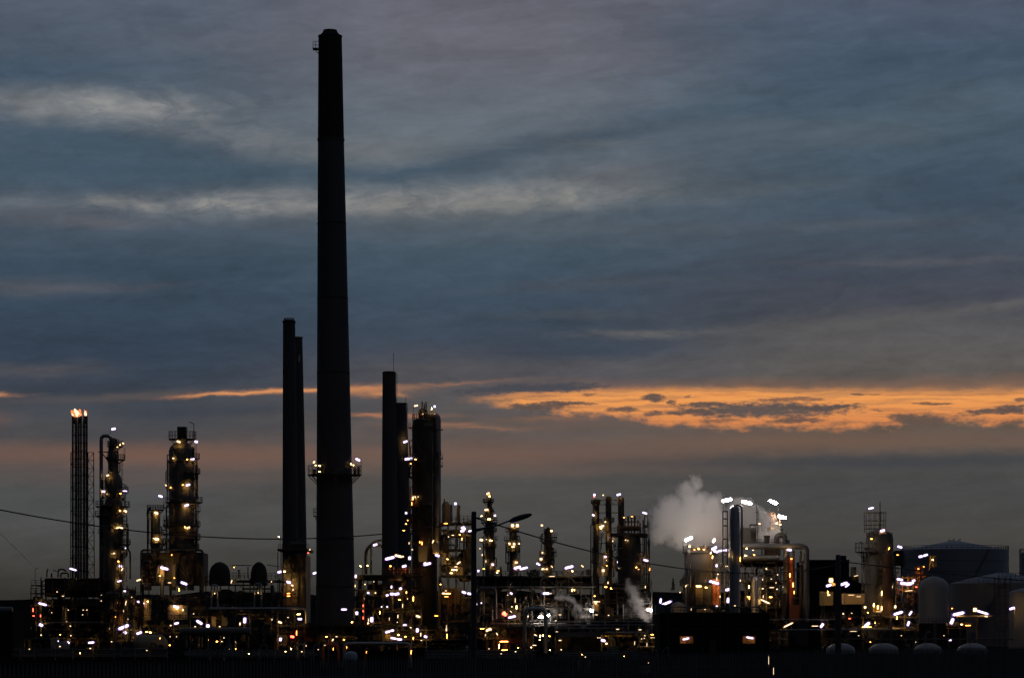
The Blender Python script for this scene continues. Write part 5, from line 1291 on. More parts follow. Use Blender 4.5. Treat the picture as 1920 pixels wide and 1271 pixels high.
t.shell([(1020, 5), (1008, 5), (1006, 6), (1003.5, 6)], 1438, 'dark_steel', 'vent_stack', Y=502, n=18)
t.pipe([(1456, 1022), (1456, 1003), (1472, 1003), (1472, 1022)], 5.0, 'dark_pipe', dy=2, rad=8, n=14, name='duct')
t.shell([(1165, 6), (1020, 6), (1012, 6)], 1474.5, 'bright_cladding', 'downcomer', Y=503, n=18)
t.shell([(1160, 6.4), (1048, 6.4), (1043, 3)], 1484, 'orange_paint', 'heater_tube', Y=502, n=20)  # orange lamp light put into the tube's colour
t.slab(1393, 1420, 988, 1018, 3, 7, 'dark_steel', 'cabinet'); t.frame(1408, 1420, 982, 1022, 3, [983, 995], 1, r=.6, rail=False, brace=False)
t.rails([(1387, 1020), (1470, 1020)], 9); t.pipe([(1419, 985), (1419, 946)], .9, 'dark_steel', dy=2, name='lamp_post'); t.pipe([(1415, 960), (1422, 960)], .6, 'dark_steel', dy=2); t.ladder(1421, 955, 1000, dy=3)
for x in (1488, 1502): t.slab(x, x + 3, 1032, 1165, 1, 2, 'dark_steel', 'support_leg')
t.shell([(1216, 9), (1090, 9), (1082, 6), (1079, 2)], 1418, 'bright_cladding', 'vessel', Y=499, n=22); t.slab(1399, 1405, 1086, 1160, 2, 3, 'cladding', 'duct'); t.pipe([(1437, 1150), (1437, 1080)], 1.0, 'cladding', dy=-1)
t.slab(1479, 1497, 1134, 1165, -2, 2, 'orange_paint', 'cabinet'); t.slab(1466, 1473, 1112, 1165, -1, 1, 'dark_steel', 'cabinet')
t.lamps([(1480, 1030.5, 8, -8, 'v', 2.2), (1437, 1066, 4, -60, 'w', 1.3), (1434.5, 1127, 21, -24, 'w', 1.4), (1400, 1028, 3, 0, 'g', 2.0), (1412, 1031, 5, 0, 'a', 1.1), (1414, 1040, 4, 0, 'a', .9), (1398, 1041, 6, 0, 'g', 1.2), (1404, 1100, 8, 88, 'g', 1.2), (1430, 1103, 4, 0, 'w', 1.0), (1447, 1101, 12, 0, 'a', .8), (1457, 1104, 3, 0, 'w', 1.0), (1446, 1085, 2, 0, 'w', .9), (1458, 1077, 2, 0, 'w', 1.0), (1388, 1088, 4, 88, 'w', 1.0),
         (1445, 1119, 7, 0, 'a', 1.1), (1431, 1118, 7, 88, 'a', 1.0), (1405, 1120, 8, 88, 'a', 1.2), (1475, 1030, 2, 0, 'w', 1.0), (1402, 1118, 3, 0, 'a', 1.0), (1391, 1036, 4, 88, 'w', .8), (1468, 1100, 3, 0, 'a', .7), (1430, 1086, 4, 88, 'w', .7), (1455, 1092, 2, 0, 'w', .8)], dy=-2)
t.lamps([(1481, 1078, 10, 88, 'o', 1.4), (1487, 1096, 12, 88, 'o', 1.2), (1484, 1047, 4, 0, 'o', 1.2), (1489, 1110, 8, 88, 'o', .9)], dy=.2)
t.lamps([(1424, 981.5, 5, -20, 'w', 1.4, 14), (1477, 1050, 4, 88, 'o', .8)], dy=1)

t = T('distillation_column', 'rust coloured drum topped column with a gold lit round gallery, behind the steam', 'column', 1446, 1213, 520, GL)
t.shell([(1216, 14), (1010, 14), (1000, 12), (975, 12), (967, 10.5), (962, 6), (960, 2)], 1447, 'rusty_steel')
t.shell([(990, 8.5), (968, 8.5), (961, 6), (959, 2)], 1438, 'rusty_steel', 'side_drum', Y=518)
t.deck(984, 1428, 1466, 1447, 12, rail=12); t.deck(996, 1450, 1468, 1447, 12, rail=5); t.pipe([(1443, 962), (1443, 952)], .6, 'dark_steel', n=5, name='vent'); t.pipe([(1459, 985), (1459, 945)], .6, 'dark_steel', n=5, name='lamp_post'); t.pipe([(1475, 1020), (1475, 995)], .6, 'dark_steel', n=5, name='lamp_post')
t.pipe([(1462, 1020), (1462, 965)], 1.3, 'rusty_steel', dy=-1.5)
dress(t, 1447, 12.5, 968, 1040, 17, 14)
t.lamps([(1449.5, 941, 17, -22, 'f', 2.5), (1466, 969, 15, -16, 'f', 2.8), (1460, 967, 5, 0, 'g', 2.2), (1456, 981, 5, 0, 'g', 1.4), (1463, 983, 3, 0, 'g', 1.4), (1449, 990, 8, 0, 'a', 1.2), (1461, 995, 3, 88, 'a', 1.0)], dy=-2.4)

t = T('process_building', 'windowless dark flat roofed building behind the wooden pole, right of the bent duct', 'building', 1550, 1213, 740)
t.slab(1515, 1592, 1050.5, 1216, 0, 30, 'block_wall', 'wall'); t.slab(1514, 1593, 1049, 1050.5, -.6, 30.6, 'dark_steel', 'roof_edge'); t.slab(1578, 1592, 1040, 1049, 6, 12, 'block_wall', 'roof_hut')
t = T('far_shed', 'distant low shed with a faint lit roofline, behind the windowless dark building', 'shed', 1606, 1216, 1100)
t.slab(1590, 1622, 1092, 1210, 0, 30, 'block_wall', 'wall'); t.slab(1596, 1610, 1080, 1092, 0, 30, 'block_wall', 'roof'); t.slab(1600, 1608, 1062, 1080, 4, 9, 'galvanised', 'vent_tower')
t.lamps([(1605, 1079, 9, 12, 'w', .5)], dy=-1)

t = T('distillation_column', 'stout amber lit column with an antenna cage on top, left of the storage tanks', 'column', 1649, 1213, 520, GL)
t.shell([(1222, 27), (1010, 26), (1004, 24), (997, 18), (993, 8)], 1649, 'cladding', n=36)
t.shell([(1222, 9), (1040, 9), (1036, 5)], 1664, 'rusty_steel', 'side_vessel', Y=516.5, n=22)
t.deck(1034, 1603, 1674, 1649, 26, rail=16); t.deck(1004, 1624, 1674, 1649, 23, rail=5, bracket=False)
t.frame(1624, 1661, 958, 998, 2.8, [960, 975, 983, 990], 4, r=.55, brace=False, floors=False); t.pipe([(1650, 996), (1650, 940)], .9, 'dark_steel', dy=1, name='antenna')
t.pipe([(1626, 960), (1626, 954), (1630, 952)], .5, 'dark_steel', rad=2, n=5, name='lamp_post'); t.pipe([(1612, 1016), (1616, 1016), (1616, 1034)], .9, 'dark_steel', n=6)
t.pipe([(1652, 1216), (1652, 1050)], 1.0, 'tan_panel', dy=-3.2); t.ladder(1644, 1036, 1160, dy=-3); t.pipe([(1675, 1180), (1675, 1048)], 1.2, 'dark_pipe', dy=-1); t.pipe([(1616, 1200), (1616, 1036)], .8, 'dark_pipe')
for y in (1068, 1078, 1088): t.slab(1641, 1652, y, y + 8, -3.6, -2.6, 'dark_steel', 'valve_box')
t.deck(1148, 1622, 1660, 1649, 26, rail=14); t.slab(1633, 1648, 1134, 1148, -3.2, -2.8, 'yellow_paint', 'pump_panel'); t.slab(1636, 1650, 1160, 1175, -3.2, -2.8, 'tan_panel', 'pump_panel')  # gold light put into the yellow panel's colour
dress(t, 1649, 26, 1010, 1150, 18, 28)
t.lamps([(1633, 952.5, 10, 12, 'v', 2.0), (1654.5, 994.5, 9, 14, 'v', 2.0)], dy=-2)
t.lamps([(1652, 1057, 8, 88, 'g', 1.0), (1653, 1112, 12, 88, 'g', 1.0), (1667, 1028, 6, 60, 'a', .9), (1673, 1100, 6, 88, 'a', .9), (1634, 1010, 4, 0, 'a', .9)], dy='s')
t.lamps([(1638.5, 1134, 8, 88, 'g', 1.9), (1646, 1138, 8, 88, 'g', 1.2), (1622, 1138, 4, 0, 'w', 2.3), (1653, 1140, 10, 88, 'g', 1.0), (1627, 1148, 3, 0, 'a', .9), (1648, 1146, 14, 0, 'a', .8), (1678.5, 1137, 5, 80, 'w', 1.9), (1637, 1157, 5, 20, 'w', 1.1), (1653, 1163, 6, 88, 'g', .9), (1641, 1166, 8, 88, 'g', .9)], dy=-5.5)

t = T('storage_tank', 'largest dark storage tank with a low cone roof and railed rim', 'storage tank', 1790, 1200, 800, 'storage tanks')
t.shell([(1208, 100.5), (1032, 100.5), (1031, 100), (1022, 52), (1014, 8), (1013.5, 2)], 1790, 'tank_paint', n=72)
m = M(); c = P(1790, 1032, 800); L = []
for i in range(64):
    a = R(i * 360 / 64); q = Vector((c.x + 100 * t.s * math.cos(a), 800 + 100 * t.s * math.sin(a), c.z)); L.append(q); m.bar(q, q + Vector((0, 0, 8 * t.s)), .35 * t.s)
for k in (8, 4):
    for a, b in zip(L, L[1:] + L[:1]): m.bar(a + Vector((0, 0, k * t.s)), b + Vector((0, 0, k * t.s)), .35 * t.s)
t.part('railing', m, 'dark_steel')
for yy in (1052, 1072, 1092, 1112): t.shell([(yy + .5, 100.9), (yy - .5, 100.9)], 1790, 'tank_paint', 'seam', n=72)
def stair(t, xc, R_, y0, y1, a0, a1):
    m = M(); c = P(xc, y0, t.Y); n = 46; L = []
    for i in range(n):
        k = i / (n - 1); a = R(a0 + (a1 - a0) * k); z = c.z - (y1 - y0) * t.s * k; d = Vector((math.cos(a), math.sin(a), 0)); p = Vector((c.x, t.Y, z)) + d * (R_ + 1.0) * t.s
        m.bar(p - d * 1.2 * t.s, p + d * 1.4 * t.s, .5 * t.s); L.append(p + d * 1.3 * t.s)
    for a_, b_ in zip(L, L[1:]):
        m.bar(a_, b_, .3 * t.s); m.bar(a_ + Vector((0, 0, 5 * t.s)), b_ + Vector((0, 0, 5 * t.s)), .3 * t.s); m.bar(a_, a_ + Vector((0, 0, 5 * t.s)), .25 * t.s)
    t.part('stair', m, 'galvanised')
stair(t, 1790, 100.5, 1032, 1195, 300, 245)
for x, y in ((1778, 1014), (1786, 1013), (1797, 1013), (1741, 1024), (1750, 1023)): t.pipe([(x, y + 4), (x, y - 2), (x + 4, y - 2), (x + 4, y)], .7, 'dark_pipe', n=6, rad=2, name='vent')
t.pipe([(1690, 1100), (1690, 1036)], 1.2, 'dark_pipe', dy=-2); t.slab(1676, 1696, 1032, 1060, -2, 2, 'dark_steel', 'stair_head')
t = T('storage_tank', 'broad lower storage tank with a pale cone roof behind the white domed vessel', 'storage tank', 1880, 1205, 650, 'storage tanks')
t.shell([(1211, 98), (1094, 98), (1093, 97), (1083, 55), (1073, 8), (1072.5, 2)], 1880, 'tank_paint', n=72)
m = M(); c = P(1880, 1094, 650); L = []
for i in range(60):
    a = R(i * 6); q = Vector((c.x + 97.5 * t.s * math.cos(a), 650 + 97.5 * t.s * math.sin(a), c.z)); L.append(q); m.bar(q, q + Vector((0, 0, 8 * t.s)), .35 * t.s)
for k in (8, 4):
    for a, b in zip(L, L[1:] + L[:1]): m.bar(a + Vector((0, 0, k * t.s)), b + Vector((0, 0, k * t.s)), .35 * t.s)
for yy in (1112, 1132, 1152, 1172): t.shell([(yy + .5, 98.4), (yy - .5, 98.4)], 1880, 'tank_paint', 'seam', n=72)
stair(t, 1880, 98, 1095, 1205, 262, 225)
t.part('railing', m, 'dark_steel'); t.pipe([(1878, 1075), (1878, 1069)], .8, 'dark_pipe', n=6, name='vent')
t = T('storage_tank', 'flat rimmed dark storage tank cut by the right frame edge, behind the other tanks', 'storage tank', 1990, 1200, 860, 'storage tanks')
t.shell([(1206, 78), (1037, 78), (1036, 77), (1024, 10), (1023.5, 2)], 1990, 'tank_paint', n=60)
m = M(); c = P(1990, 1037, 860); L = []
for i in range(48):
    a = R(i * 7.5); q = Vector((c.x + 77.5 * t.s * math.cos(a), 860 + 77.5 * t.s * math.sin(a), c.z)); L.append(q); m.bar(q, q + Vector((0, 0, 8 * t.s)), .4 * t.s)
for a, b in zip(L, L[1:] + L[:1]): m.bar(a + Vector((0, 0, 8 * t.s)), b + Vector((0, 0, 8 * t.s)), .4 * t.s)
t.part('railing', m, 'dark_steel')
t = T('storage_tank', 'nearest storage tank at the right frame edge, with a lattice stair beside it', 'storage tank', 1945, 1214, 560, 'storage tanks')
t.shell([(1216, 53), (1110, 53), (1109, 52), (1102, 28), (1097, 4)], 1945, 'tank_paint', n=60)
t.frame(1872, 1894, 1080, 1215, 5, [1084, 1100, 1116, 1132, 1148, 1164, 1182], 2, r=.6, floors=False)
t.rails([(1872, 1084), (1920, 1084)], 10); t.pipe([(1903, 1180), (1903, 1138)], .7, 'tan_panel', dy=-6, n=6, name='lamp_post')
t.lamps([(1897.5, 1140, 10, 18, 'v', 2.3)], dy=-6.5)
t = T('storage_vessel', 'white upright vessel with a smooth domed top, before the storage tanks', 'vessel', 1751, 1208, 600)
t.shell([(1213, 28.5), (1104, 28.5), (1097, 27.3), (1090, 23.5), (1084, 16), (1081, 8), (1080, 2)], 1751, 'white_paint', n=48)
t.pipe([(1748, 1081), (1748, 1078), (1752, 1078)], .6, 'pipe_metal', n=6, name='vent')
t.lamps([(1785, 1140, 3, 0, 'o', .8)], dy=-1)
t = T('process_unit', 'rusty red pipe manifold with yellow caged ladder, left of the white domed vessel', 'process unit', 1715, 1206, 620, 'open steel process units')
t.frame(1692, 1722, 1080, 1208, 8, [1082, 1108, 1150], 3, material='rusty_steel')
t.clutter(1682, 1740, 1066, 1120, 6, 18, 121, mats=('rusty_steel', 'orange_paint'), big=False); t.clutter(1682, 1722, 1110, 1205, 6, 20, 122, mats=('rusty_steel', 'dark_pipe'))
for x in (1716, 1720, 1724, 1729, 1733): t.pipe([(x, 1090), (x, 1062 - (x % 3))], .8, 'orange_paint', dy=1)
t.frame(1745, 1755, 1041, 1062, 1.5, [1042, 1050], 2, r=.5, material='yellow_paint', brace=False, floors=False); t.pipe([(1740, 1070), (1745, 1062), (1755, 1062)], 1.0, 'yellow_paint', n=6)  # yellow light on the ladder cage put into its colour
t.pipe([(1683, 1120), (1683, 1084)], .6, 'cladding', dy=-1, n=6, name='lamp_post')
t.lamps([(1726, 1043, 7, 10, 'v', 2.0), (1735, 1040.5, 9, 18, 'v', 2.0), (1687, 1025, 9, -16, 'v', 2.0, 14), (1687, 1086, 11, -12, 'v', 2.1), (1695, 1093.5, 14, -6, 'v', 2.6), (1704, 1094, 10, 4, 'v', 2.7), (1709, 1092.5, 8, 14, 'v', 2.5), (1713, 1088, 6, 12, 'v', 1.9), (1704, 1107, 16, 5, 'w', .6), (1749, 1049, 4, 0, 'g', 1.2), (1722, 1066, 3, 0, 'o', 1.0), (1732, 1062, 3, 0, 'o', .9), (1683, 1040, 5, 0, 'o', .8), (1718, 1100, 4, 0, 'r', 1.0)], dy=-1.6)

t = unit('process_unit', 'yard with pale lit wall panels and four short lamps, between pole and white vessel', 'process unit', 1540, 1722, 1150, 500, 14, [1156, 1180], 7, 131, 40,
         [(1554, 1097, 10, 18, 'v', 2.2), (1582, 1094, 14, 18, 'v', 2.3), (1588.5, 1097, 9, 38, 'v', 2.1), (1554, 1115, 6, 10, 'w', 1.5), (1684, 1149, 17, 18, 'v', 2.2), (1707, 1149, 9, 55, 'v', 2.2), (1625.5, 1170.5, 12, 38, 'v', 2.5), (1541, 1172, 9, 55, 'v', 2.6), (1703, 1168.5, 9, 70, 'v', 2.7), (1581, 1150, 3, 0, 'w', 1.3), (1597, 1149, 3, 0, 'a', .9), (1593, 1159, 5, 0, 'r', 1.0),
          (1682, 1158, 8, 88, 'a', .9), (1596, 1115, 16, 0, 'a', .8), (1610, 1118, 12, 0, 'a', .8), (1528, 1173, 14, 0, 'w', .6), (1570, 1172, 8, 0, 'w', .6), (1600, 1183, 14, 0, 'w', .5), (1625, 1175, 25, 0, 'a', .6), (1552, 1110, 8, 88, 'a', .7)])
t.slab(1583, 1625, 1112, 1132, 3, 4, 'tan_panel', 'wall_panel'); t.slab(1541, 1566, 1108, 1134, 3, 4, 'cladding', 'wall_panel'); t.slab(1558, 1568, 1092, 1098, 0, 1, 'tan_panel', 'sign_board')
for x in (1541, 1545, 1584, 1703, 1628): t.pipe([(x, 1195), (x, 1110 if x < 1600 else 1175)], .6, 'cladding', dy=-1, n=6, name='lamp_post')
t.lamps([(1558, 1087.5, 5, 0, 'w', 3.8)], dy=-1)
t.pipe([(1440, 1161), (1572, 1161)], 1.2, 'pipe_metal', dy=-2); t.pipe([(1462, 1180), (1682, 1180)], 1.4, 'pipe_metal', dy=-3)
t = T('canopy', 'flat lit canopy with a round lamp, right of the white domed vessel', 'canopy', 1820, 1216, 480)
t.slab(1788, 1856, 1153.5, 1156, -3, 5, 'cladding', 'roof'); t.shell([(1220, 1.6), (1156, 1.6)], 1832, 'white_paint', 'post', Y=482, n=14); t.shell([(1220, 1.2), (1156, 1.2)], 1800, 'dark_steel', 'post', Y=482, n=14)
t.slab(1780, 1828, 1166, 1173, 3, 4, 'tan_panel', 'wall_panel'); t.pipe([(1775, 1177), (1838, 1177)], .6, 'rusty_steel'); t.pipe([(1778, 1215), (1778, 1166)], .6, 'rusty_steel', n=6, name='lamp_post')
t.lamps([(1797, 1150, 21, 12, 'v', 2.5), (1828, 1142.5, 6, 0, 'w', 4.2), (1842, 1147.5, 22, -17, 'v', 2.6), (1785, 1164, 11, 68, 'v', 2.7), (1849, 1155, 6, -10, 'w', 1.2), (1803, 1170, 5, 0, 'g', 1.2), (1781.5, 1199.5, 5, 20, 'v', 1.9), (1815, 1172, 14, 0, 'a', .5)], dy=-3.5)

t = T('bund_wall', 'low dark bund wall standing before the white domed vessel', 'wall', 1745, 1216, 560)
t.slab(1692, 1812, 1169, 1217, 0, 2, 'block_wall', 'wall'); t.slab(1691, 1813, 1167.5, 1169, -.4, 2.4, 'concrete', 'coping'); t.rails([(1692, 1167.5), (1812, 1167.5)], 8, dy=1)
# domed bullet tanks in a row
GD = 'four low domed tanks in a row'
LBD = ['low domed tank partly hidden by the wooden pole, first of the row', 'low domed tank second from the wooden pole', 'low domed tank third from the wooden pole, below the white domed vessel', 'low domed tank farthest from the wooden pole']
for (x, hw), lb in zip(((1576, 27), (1657, 28), (1740, 26), (1823, 28)), LBD):
    d = T('domed_tank', lb, 'tank', x, 1226, 420, GD)
    d.shell([(1228, hw * 1.02), (1217, hw), (1212, hw * .88), (1208, hw * .62), (1205.5, hw * .3), (1205, hw * .05)], x, 'white_paint', n=40)
    d.pipe([(x - 5, 1208), (x - 5, 1190), (x, 1184), (x + 3, 1184), (x + 3, 1187)], 1.8, 'cladding', dy=-.5, rad=4, n=10, name='vent_pipe')
    d.shell([(1194, 2.6), (1191.5, 2.6)], x - 5, 'pipe_metal', 'flange', Y=419.5, n=16)
t = T('overhead_pipe', 'thin lit pipe running above the four domed tanks', 'pipe', 1700, 1226, 425)
t.pipe([(1541, 1187), (1541, 1197.3), (1900, 1197.3)], 1.0, 'cladding', rad=4)
for x in (1620, 1700, 1780, 1860): t.pipe([(x, 1198), (x, 1226)], .7, 'dark_steel', n=5, name='support_leg')
t.lamps([(1610, 1191, 3, 0, 'a', .8), (1690, 1191, 3, 0, 'a', .8), (1770, 1191, 3, 0, 'a', .8), (1632, 1203, 2, 0, 'a', .8), (1717, 1203, 2, 0, 'a', .8)], dy=-2)
for i, x in enumerate((1590, 1670, 1753)):
    lb = ['pair of pale posts nearest the wooden pole, above the domed tanks', 'middle pair of pale posts above the domed tanks', 'pair of pale posts below the white domed vessel'][i]
    p = T('post_pair', lb, 'posts', x, 1218, 450, 'pale post pairs above the domed tanks')
    for d in (-1.6, 1.6): p.shell([(1223, 1.0), (1164, 1.0), (1163, .6)], x + d, 'cladding', 'post', Y=450, n=12)
    p.part('cross_bar', M().bar(P(x - 2, 1184, 450), P(x + 2, 1184, 450), .6 * p.s), 'cladding')

# low dark block with two lit alcoves and a deck rail above it
t = T('blast_wall_building', 'low black concrete block with two small lit alcoves, below the silver column', 'building', 1340, 1226, 400)
b0, b1 = 1238, 1442
t.slab(b0, b1, 1150, 1192, 0, 16, 'block_wall', 'wall'); t.slab(b0, b1, 1206, 1229, 0, 16, 'block_wall', 'wall')
for xa, xb in ((b0, 1275), (1301, 1393), (1417, b1)): t.slab(xa, xb, 1192, 1206, 0, 16, 'block_wall', 'wall')
for xa, xb in ((1275, 1301), (1393, 1417)):
    t.slab(xa, xb, 1192, 1206, 1.2, 1.6, 'rusty_steel', 'alcove_panel')
    t.slab((xa + xb) / 2 - .4, (xa + xb) / 2 + .4, 1196, 1206, .5, 1.2, 'rusty_steel', 'alcove_bar')
t.slab(b0 - 2, b1 + 2, 1147.5, 1150, -.5, 16.5, 'dark_steel', 'parapet')
t.pipe([(1250, 1137.5), (1428, 1137.5)], .9, 'cladding', dy=1); t.pipe([(1424, 1150), (1424, 1133), (1432, 1133)], 1.6, 'galvanised', dy=1)
for x in range(1250, 1430, 22): t.pipe([(x, 1150), (x, 1138)], .5, 'dark_steel', dy=1, n=5, name='rail_post')
t.shell([(1152, 13.5), (1136, 13.5), (1131, 10), (1128, 3)], 1271, 'white_paint', 'roof_tank', Y=409, n=30)
t.drum(1305, 1336, 1146, 5, 'tan_panel', dy=6); t.slab(1230, 1248, 1132, 1150, 2, 4, 'galvanised', 'screen')
t.lamps([(1286, 1197, 12, 12, 'v', 2.0), (1406, 1195, 13, -10, 'v', 2.0)], dy=.3)
t.lamps([(1238.5, 1126, 9, 82, 'v', 1.9, 20), (1249, 1130.5, 20, 22, 'v', 2.4), (1275, 1110, 2, 0, 'w', 1.2), (1322, 1142, 4, 0, 'a', 1.0), (1344, 1136.5, 3, 0, 'v', 1.9), (1296, 1142, 6, 88, 'a', .8), (1378, 1135, 3, 0, 'w', .9), (1478, 1171, 21, 26, 'w', 1.5), (1428, 1132, 3, 0, 'a', .9)], dy=2.5)

for x in (1252, 1318, 1352, 1384, 1428): t.pipe([(x, 1150), (x, 1226)], .7, 'dark_pipe', dy=-.4, n=6, name='downpipe')
t.pipe([(1244, 1180), (1436, 1180)], .6, 'dark_pipe', dy=-.5, n=6, name='conduit'); t.slab(1330, 1342, 1200, 1227, -.25, -.02, 'rusty_steel', 'door'); t.slab(1328.5, 1343.5, 1198.5, 1200, -.3, -.02, 'dark_steel', 'door_frame'); t.ladder(1363, 1140, 1222, dy=-.5, cage=False)
t.rails([(1240, 1147.5), (1440, 1147.5)], 9, dy=.2)
# pair of upright glowing strips added to stand for lamp reflections near the fence
t = T('bollard_light', 'taller upright white strip light near the fence, below the low black block', 'lamp', 1442, 1268, 205, 'upright strip lights by the fence')
t.shell([(1272, 1.4), (1251, 1.4)], 1442, 'post_paint', 'post', n=10); t.lamps([(1442, 1238, 21, 89, 'w', 1.5)], dy=-.1)
t = T('bollard_light', 'lower upright white strip light near the fence, right of the taller one', 'lamp', 1450, 1276, 190, 'upright strip lights by the fence')
t.shell([(1278, 1.4), (1266, 1.4)], 1450.5, 'post_paint', 'post', n=10); t.lamps([(1450.5, 1257.5, 14, 89, 'w', 1.5)], dy=-.1)

# pipe loops and capped tank just behind the fence
t = T('pipe_loop', 'big bluish pipe loop with orange lit bent ends, near the lower middle fence', 'pipe', 715, 1245, 260, 'pipe loops by the lower fence')
t.pipe([(646, 1252), (646, 1206), (769, 1206), (769, 1252)], 3.2, 'bright_cladding', rad=9, n=14)
t.pipe([(685, 1268), (685, 1218), (690, 1215)], 2.0, 'orange_paint', dy=-1.5, n=10)  # orange lamp light put into this riser's colour
t.lamps([(771, 1222, 10, 85, 'o', .8), (687, 1222, 6, 88, 'o', .7), (650, 1213, 5, 88, 'o', .7)], dy=-1.4)
t = T('pipe_loop', 'pair of small orange lit curved pipes left of the big bluish pipe loop', 'pipe', 625, 1245, 262, 'pipe loops by the lower fence')
t.pipe([(606, 1252), (606, 1206), (634, 1206), (636, 1262)], 2.6, 'orange_paint', rad=10, n=12); t.pipe([(616, 1250), (616, 1210), (628, 1210)], 1.6, 'cladding', rad=6, dy=1)  # orange lamp light put into the curved pipe's colour
t.lamps([(625, 1216, 6, 88, 'o', .8), (609, 1209, 4, 0, 'a', .8)], dy=-1.4)
t = T('capped_tank', 'small pale blue domed tank standing right behind the fence', 'tank', 658, 1262, 215)
t.shell([(1266, 10.5), (1236, 10.5)], 658, 'galvanised', 'body', n=30); t.shell([(1236.5, 12.2), (1227, 12), (1223, 10), (1221, 6), (1220, 1)], 658, 'cap_blue', 'dome', n=30)

for x0, x1, Y, lb, sd in ((20, 330, 330, 'low dark yard pipe run behind the fence, below the pump building', 1), (340, 600, 320, 'low dark yard pipe run behind the fence, below the fat dark main', 2), (790, 1010, 310, 'low dark yard pipe run behind the fence, beside the street lamp pole', 3),
                      (1030, 1235, 300, 'low dark yard pipe run behind the fence, below the blue grey shed', 4)):
    t = T('yard_pipe_run', lb, 'pipes', (x0 + x1) / 2, HZ + EYE / S(Y), Y, 'low pipe runs in the yard')
    rnd = random.Random(sd); yb = HZ + EYE / S(Y)
    for k in range(5): t.pipe([(x0 + rnd.uniform(0, 20), yb - 7 - k * 3.2), (x1 - rnd.uniform(0, 20), yb - 7 - k * 3.2)], rnd.uniform(.8, 1.6), rnd.choice(('dark_pipe', 'dark_pipe', 'galvanised')), dy=k * .7)
    x = x0 + 8
    while x < x1:
        t.slab(x, x + 1.2, yb - 23, yb, 3.0, 3.6, 'dark_steel', 'support_leg')
        if rnd.random() < .6: t.pipe([(x + 9, yb), (x + 9, yb - rnd.uniform(22, 36)), (x + rnd.uniform(16, 22), yb - 30), (x + 22, yb - 6)], rnd.uniform(.9, 1.7), rnd.choice(('dark_pipe', 'rusty_steel', 'galvanised')), dy=-1, n=8)
        x += rnd.uniform(26, 40)
    t.lamps([(rnd.uniform(x0 + 10, x1 - 10), yb - rnd.uniform(10, 26), 3, 0, rnd.choice('aagw'), 1.0) for _ in range(int((x1 - x0) / 55))], dy=-1.6)
for x, y, lb in ((1095, 1247, 'short pale barred gate lit by a lamp, behind the fence below the blue grey shed'), (1212, 1258, 'short pale barred gate behind the fence, just left of the low black block')):
    t = T('barred_gate', lb, 'gate', x, y + 13, 225, 'pale barred gates behind the fence')  # pale bars and lamp added to stand for lit fence pales
    m = M().bar(P(x - 11, y - 9, 225), P(x + 11, y - 9, 225), .7 * t.s).bar(P(x - 11, y + 9, 225), P(x + 11, y + 9, 225), .7 * t.s)
    for k in range(7): m.bar(P(x - 10.5 + k * 3.5, y - 11, 225), P(x - 10.5 + k * 3.5, y + 13, 225), .9 * t.s)
    t.part('bars', m, 'white_paint')
    t.lamps([(x + 3, y - 16, 3, 0, 'w', .9)], dy=-1.5)

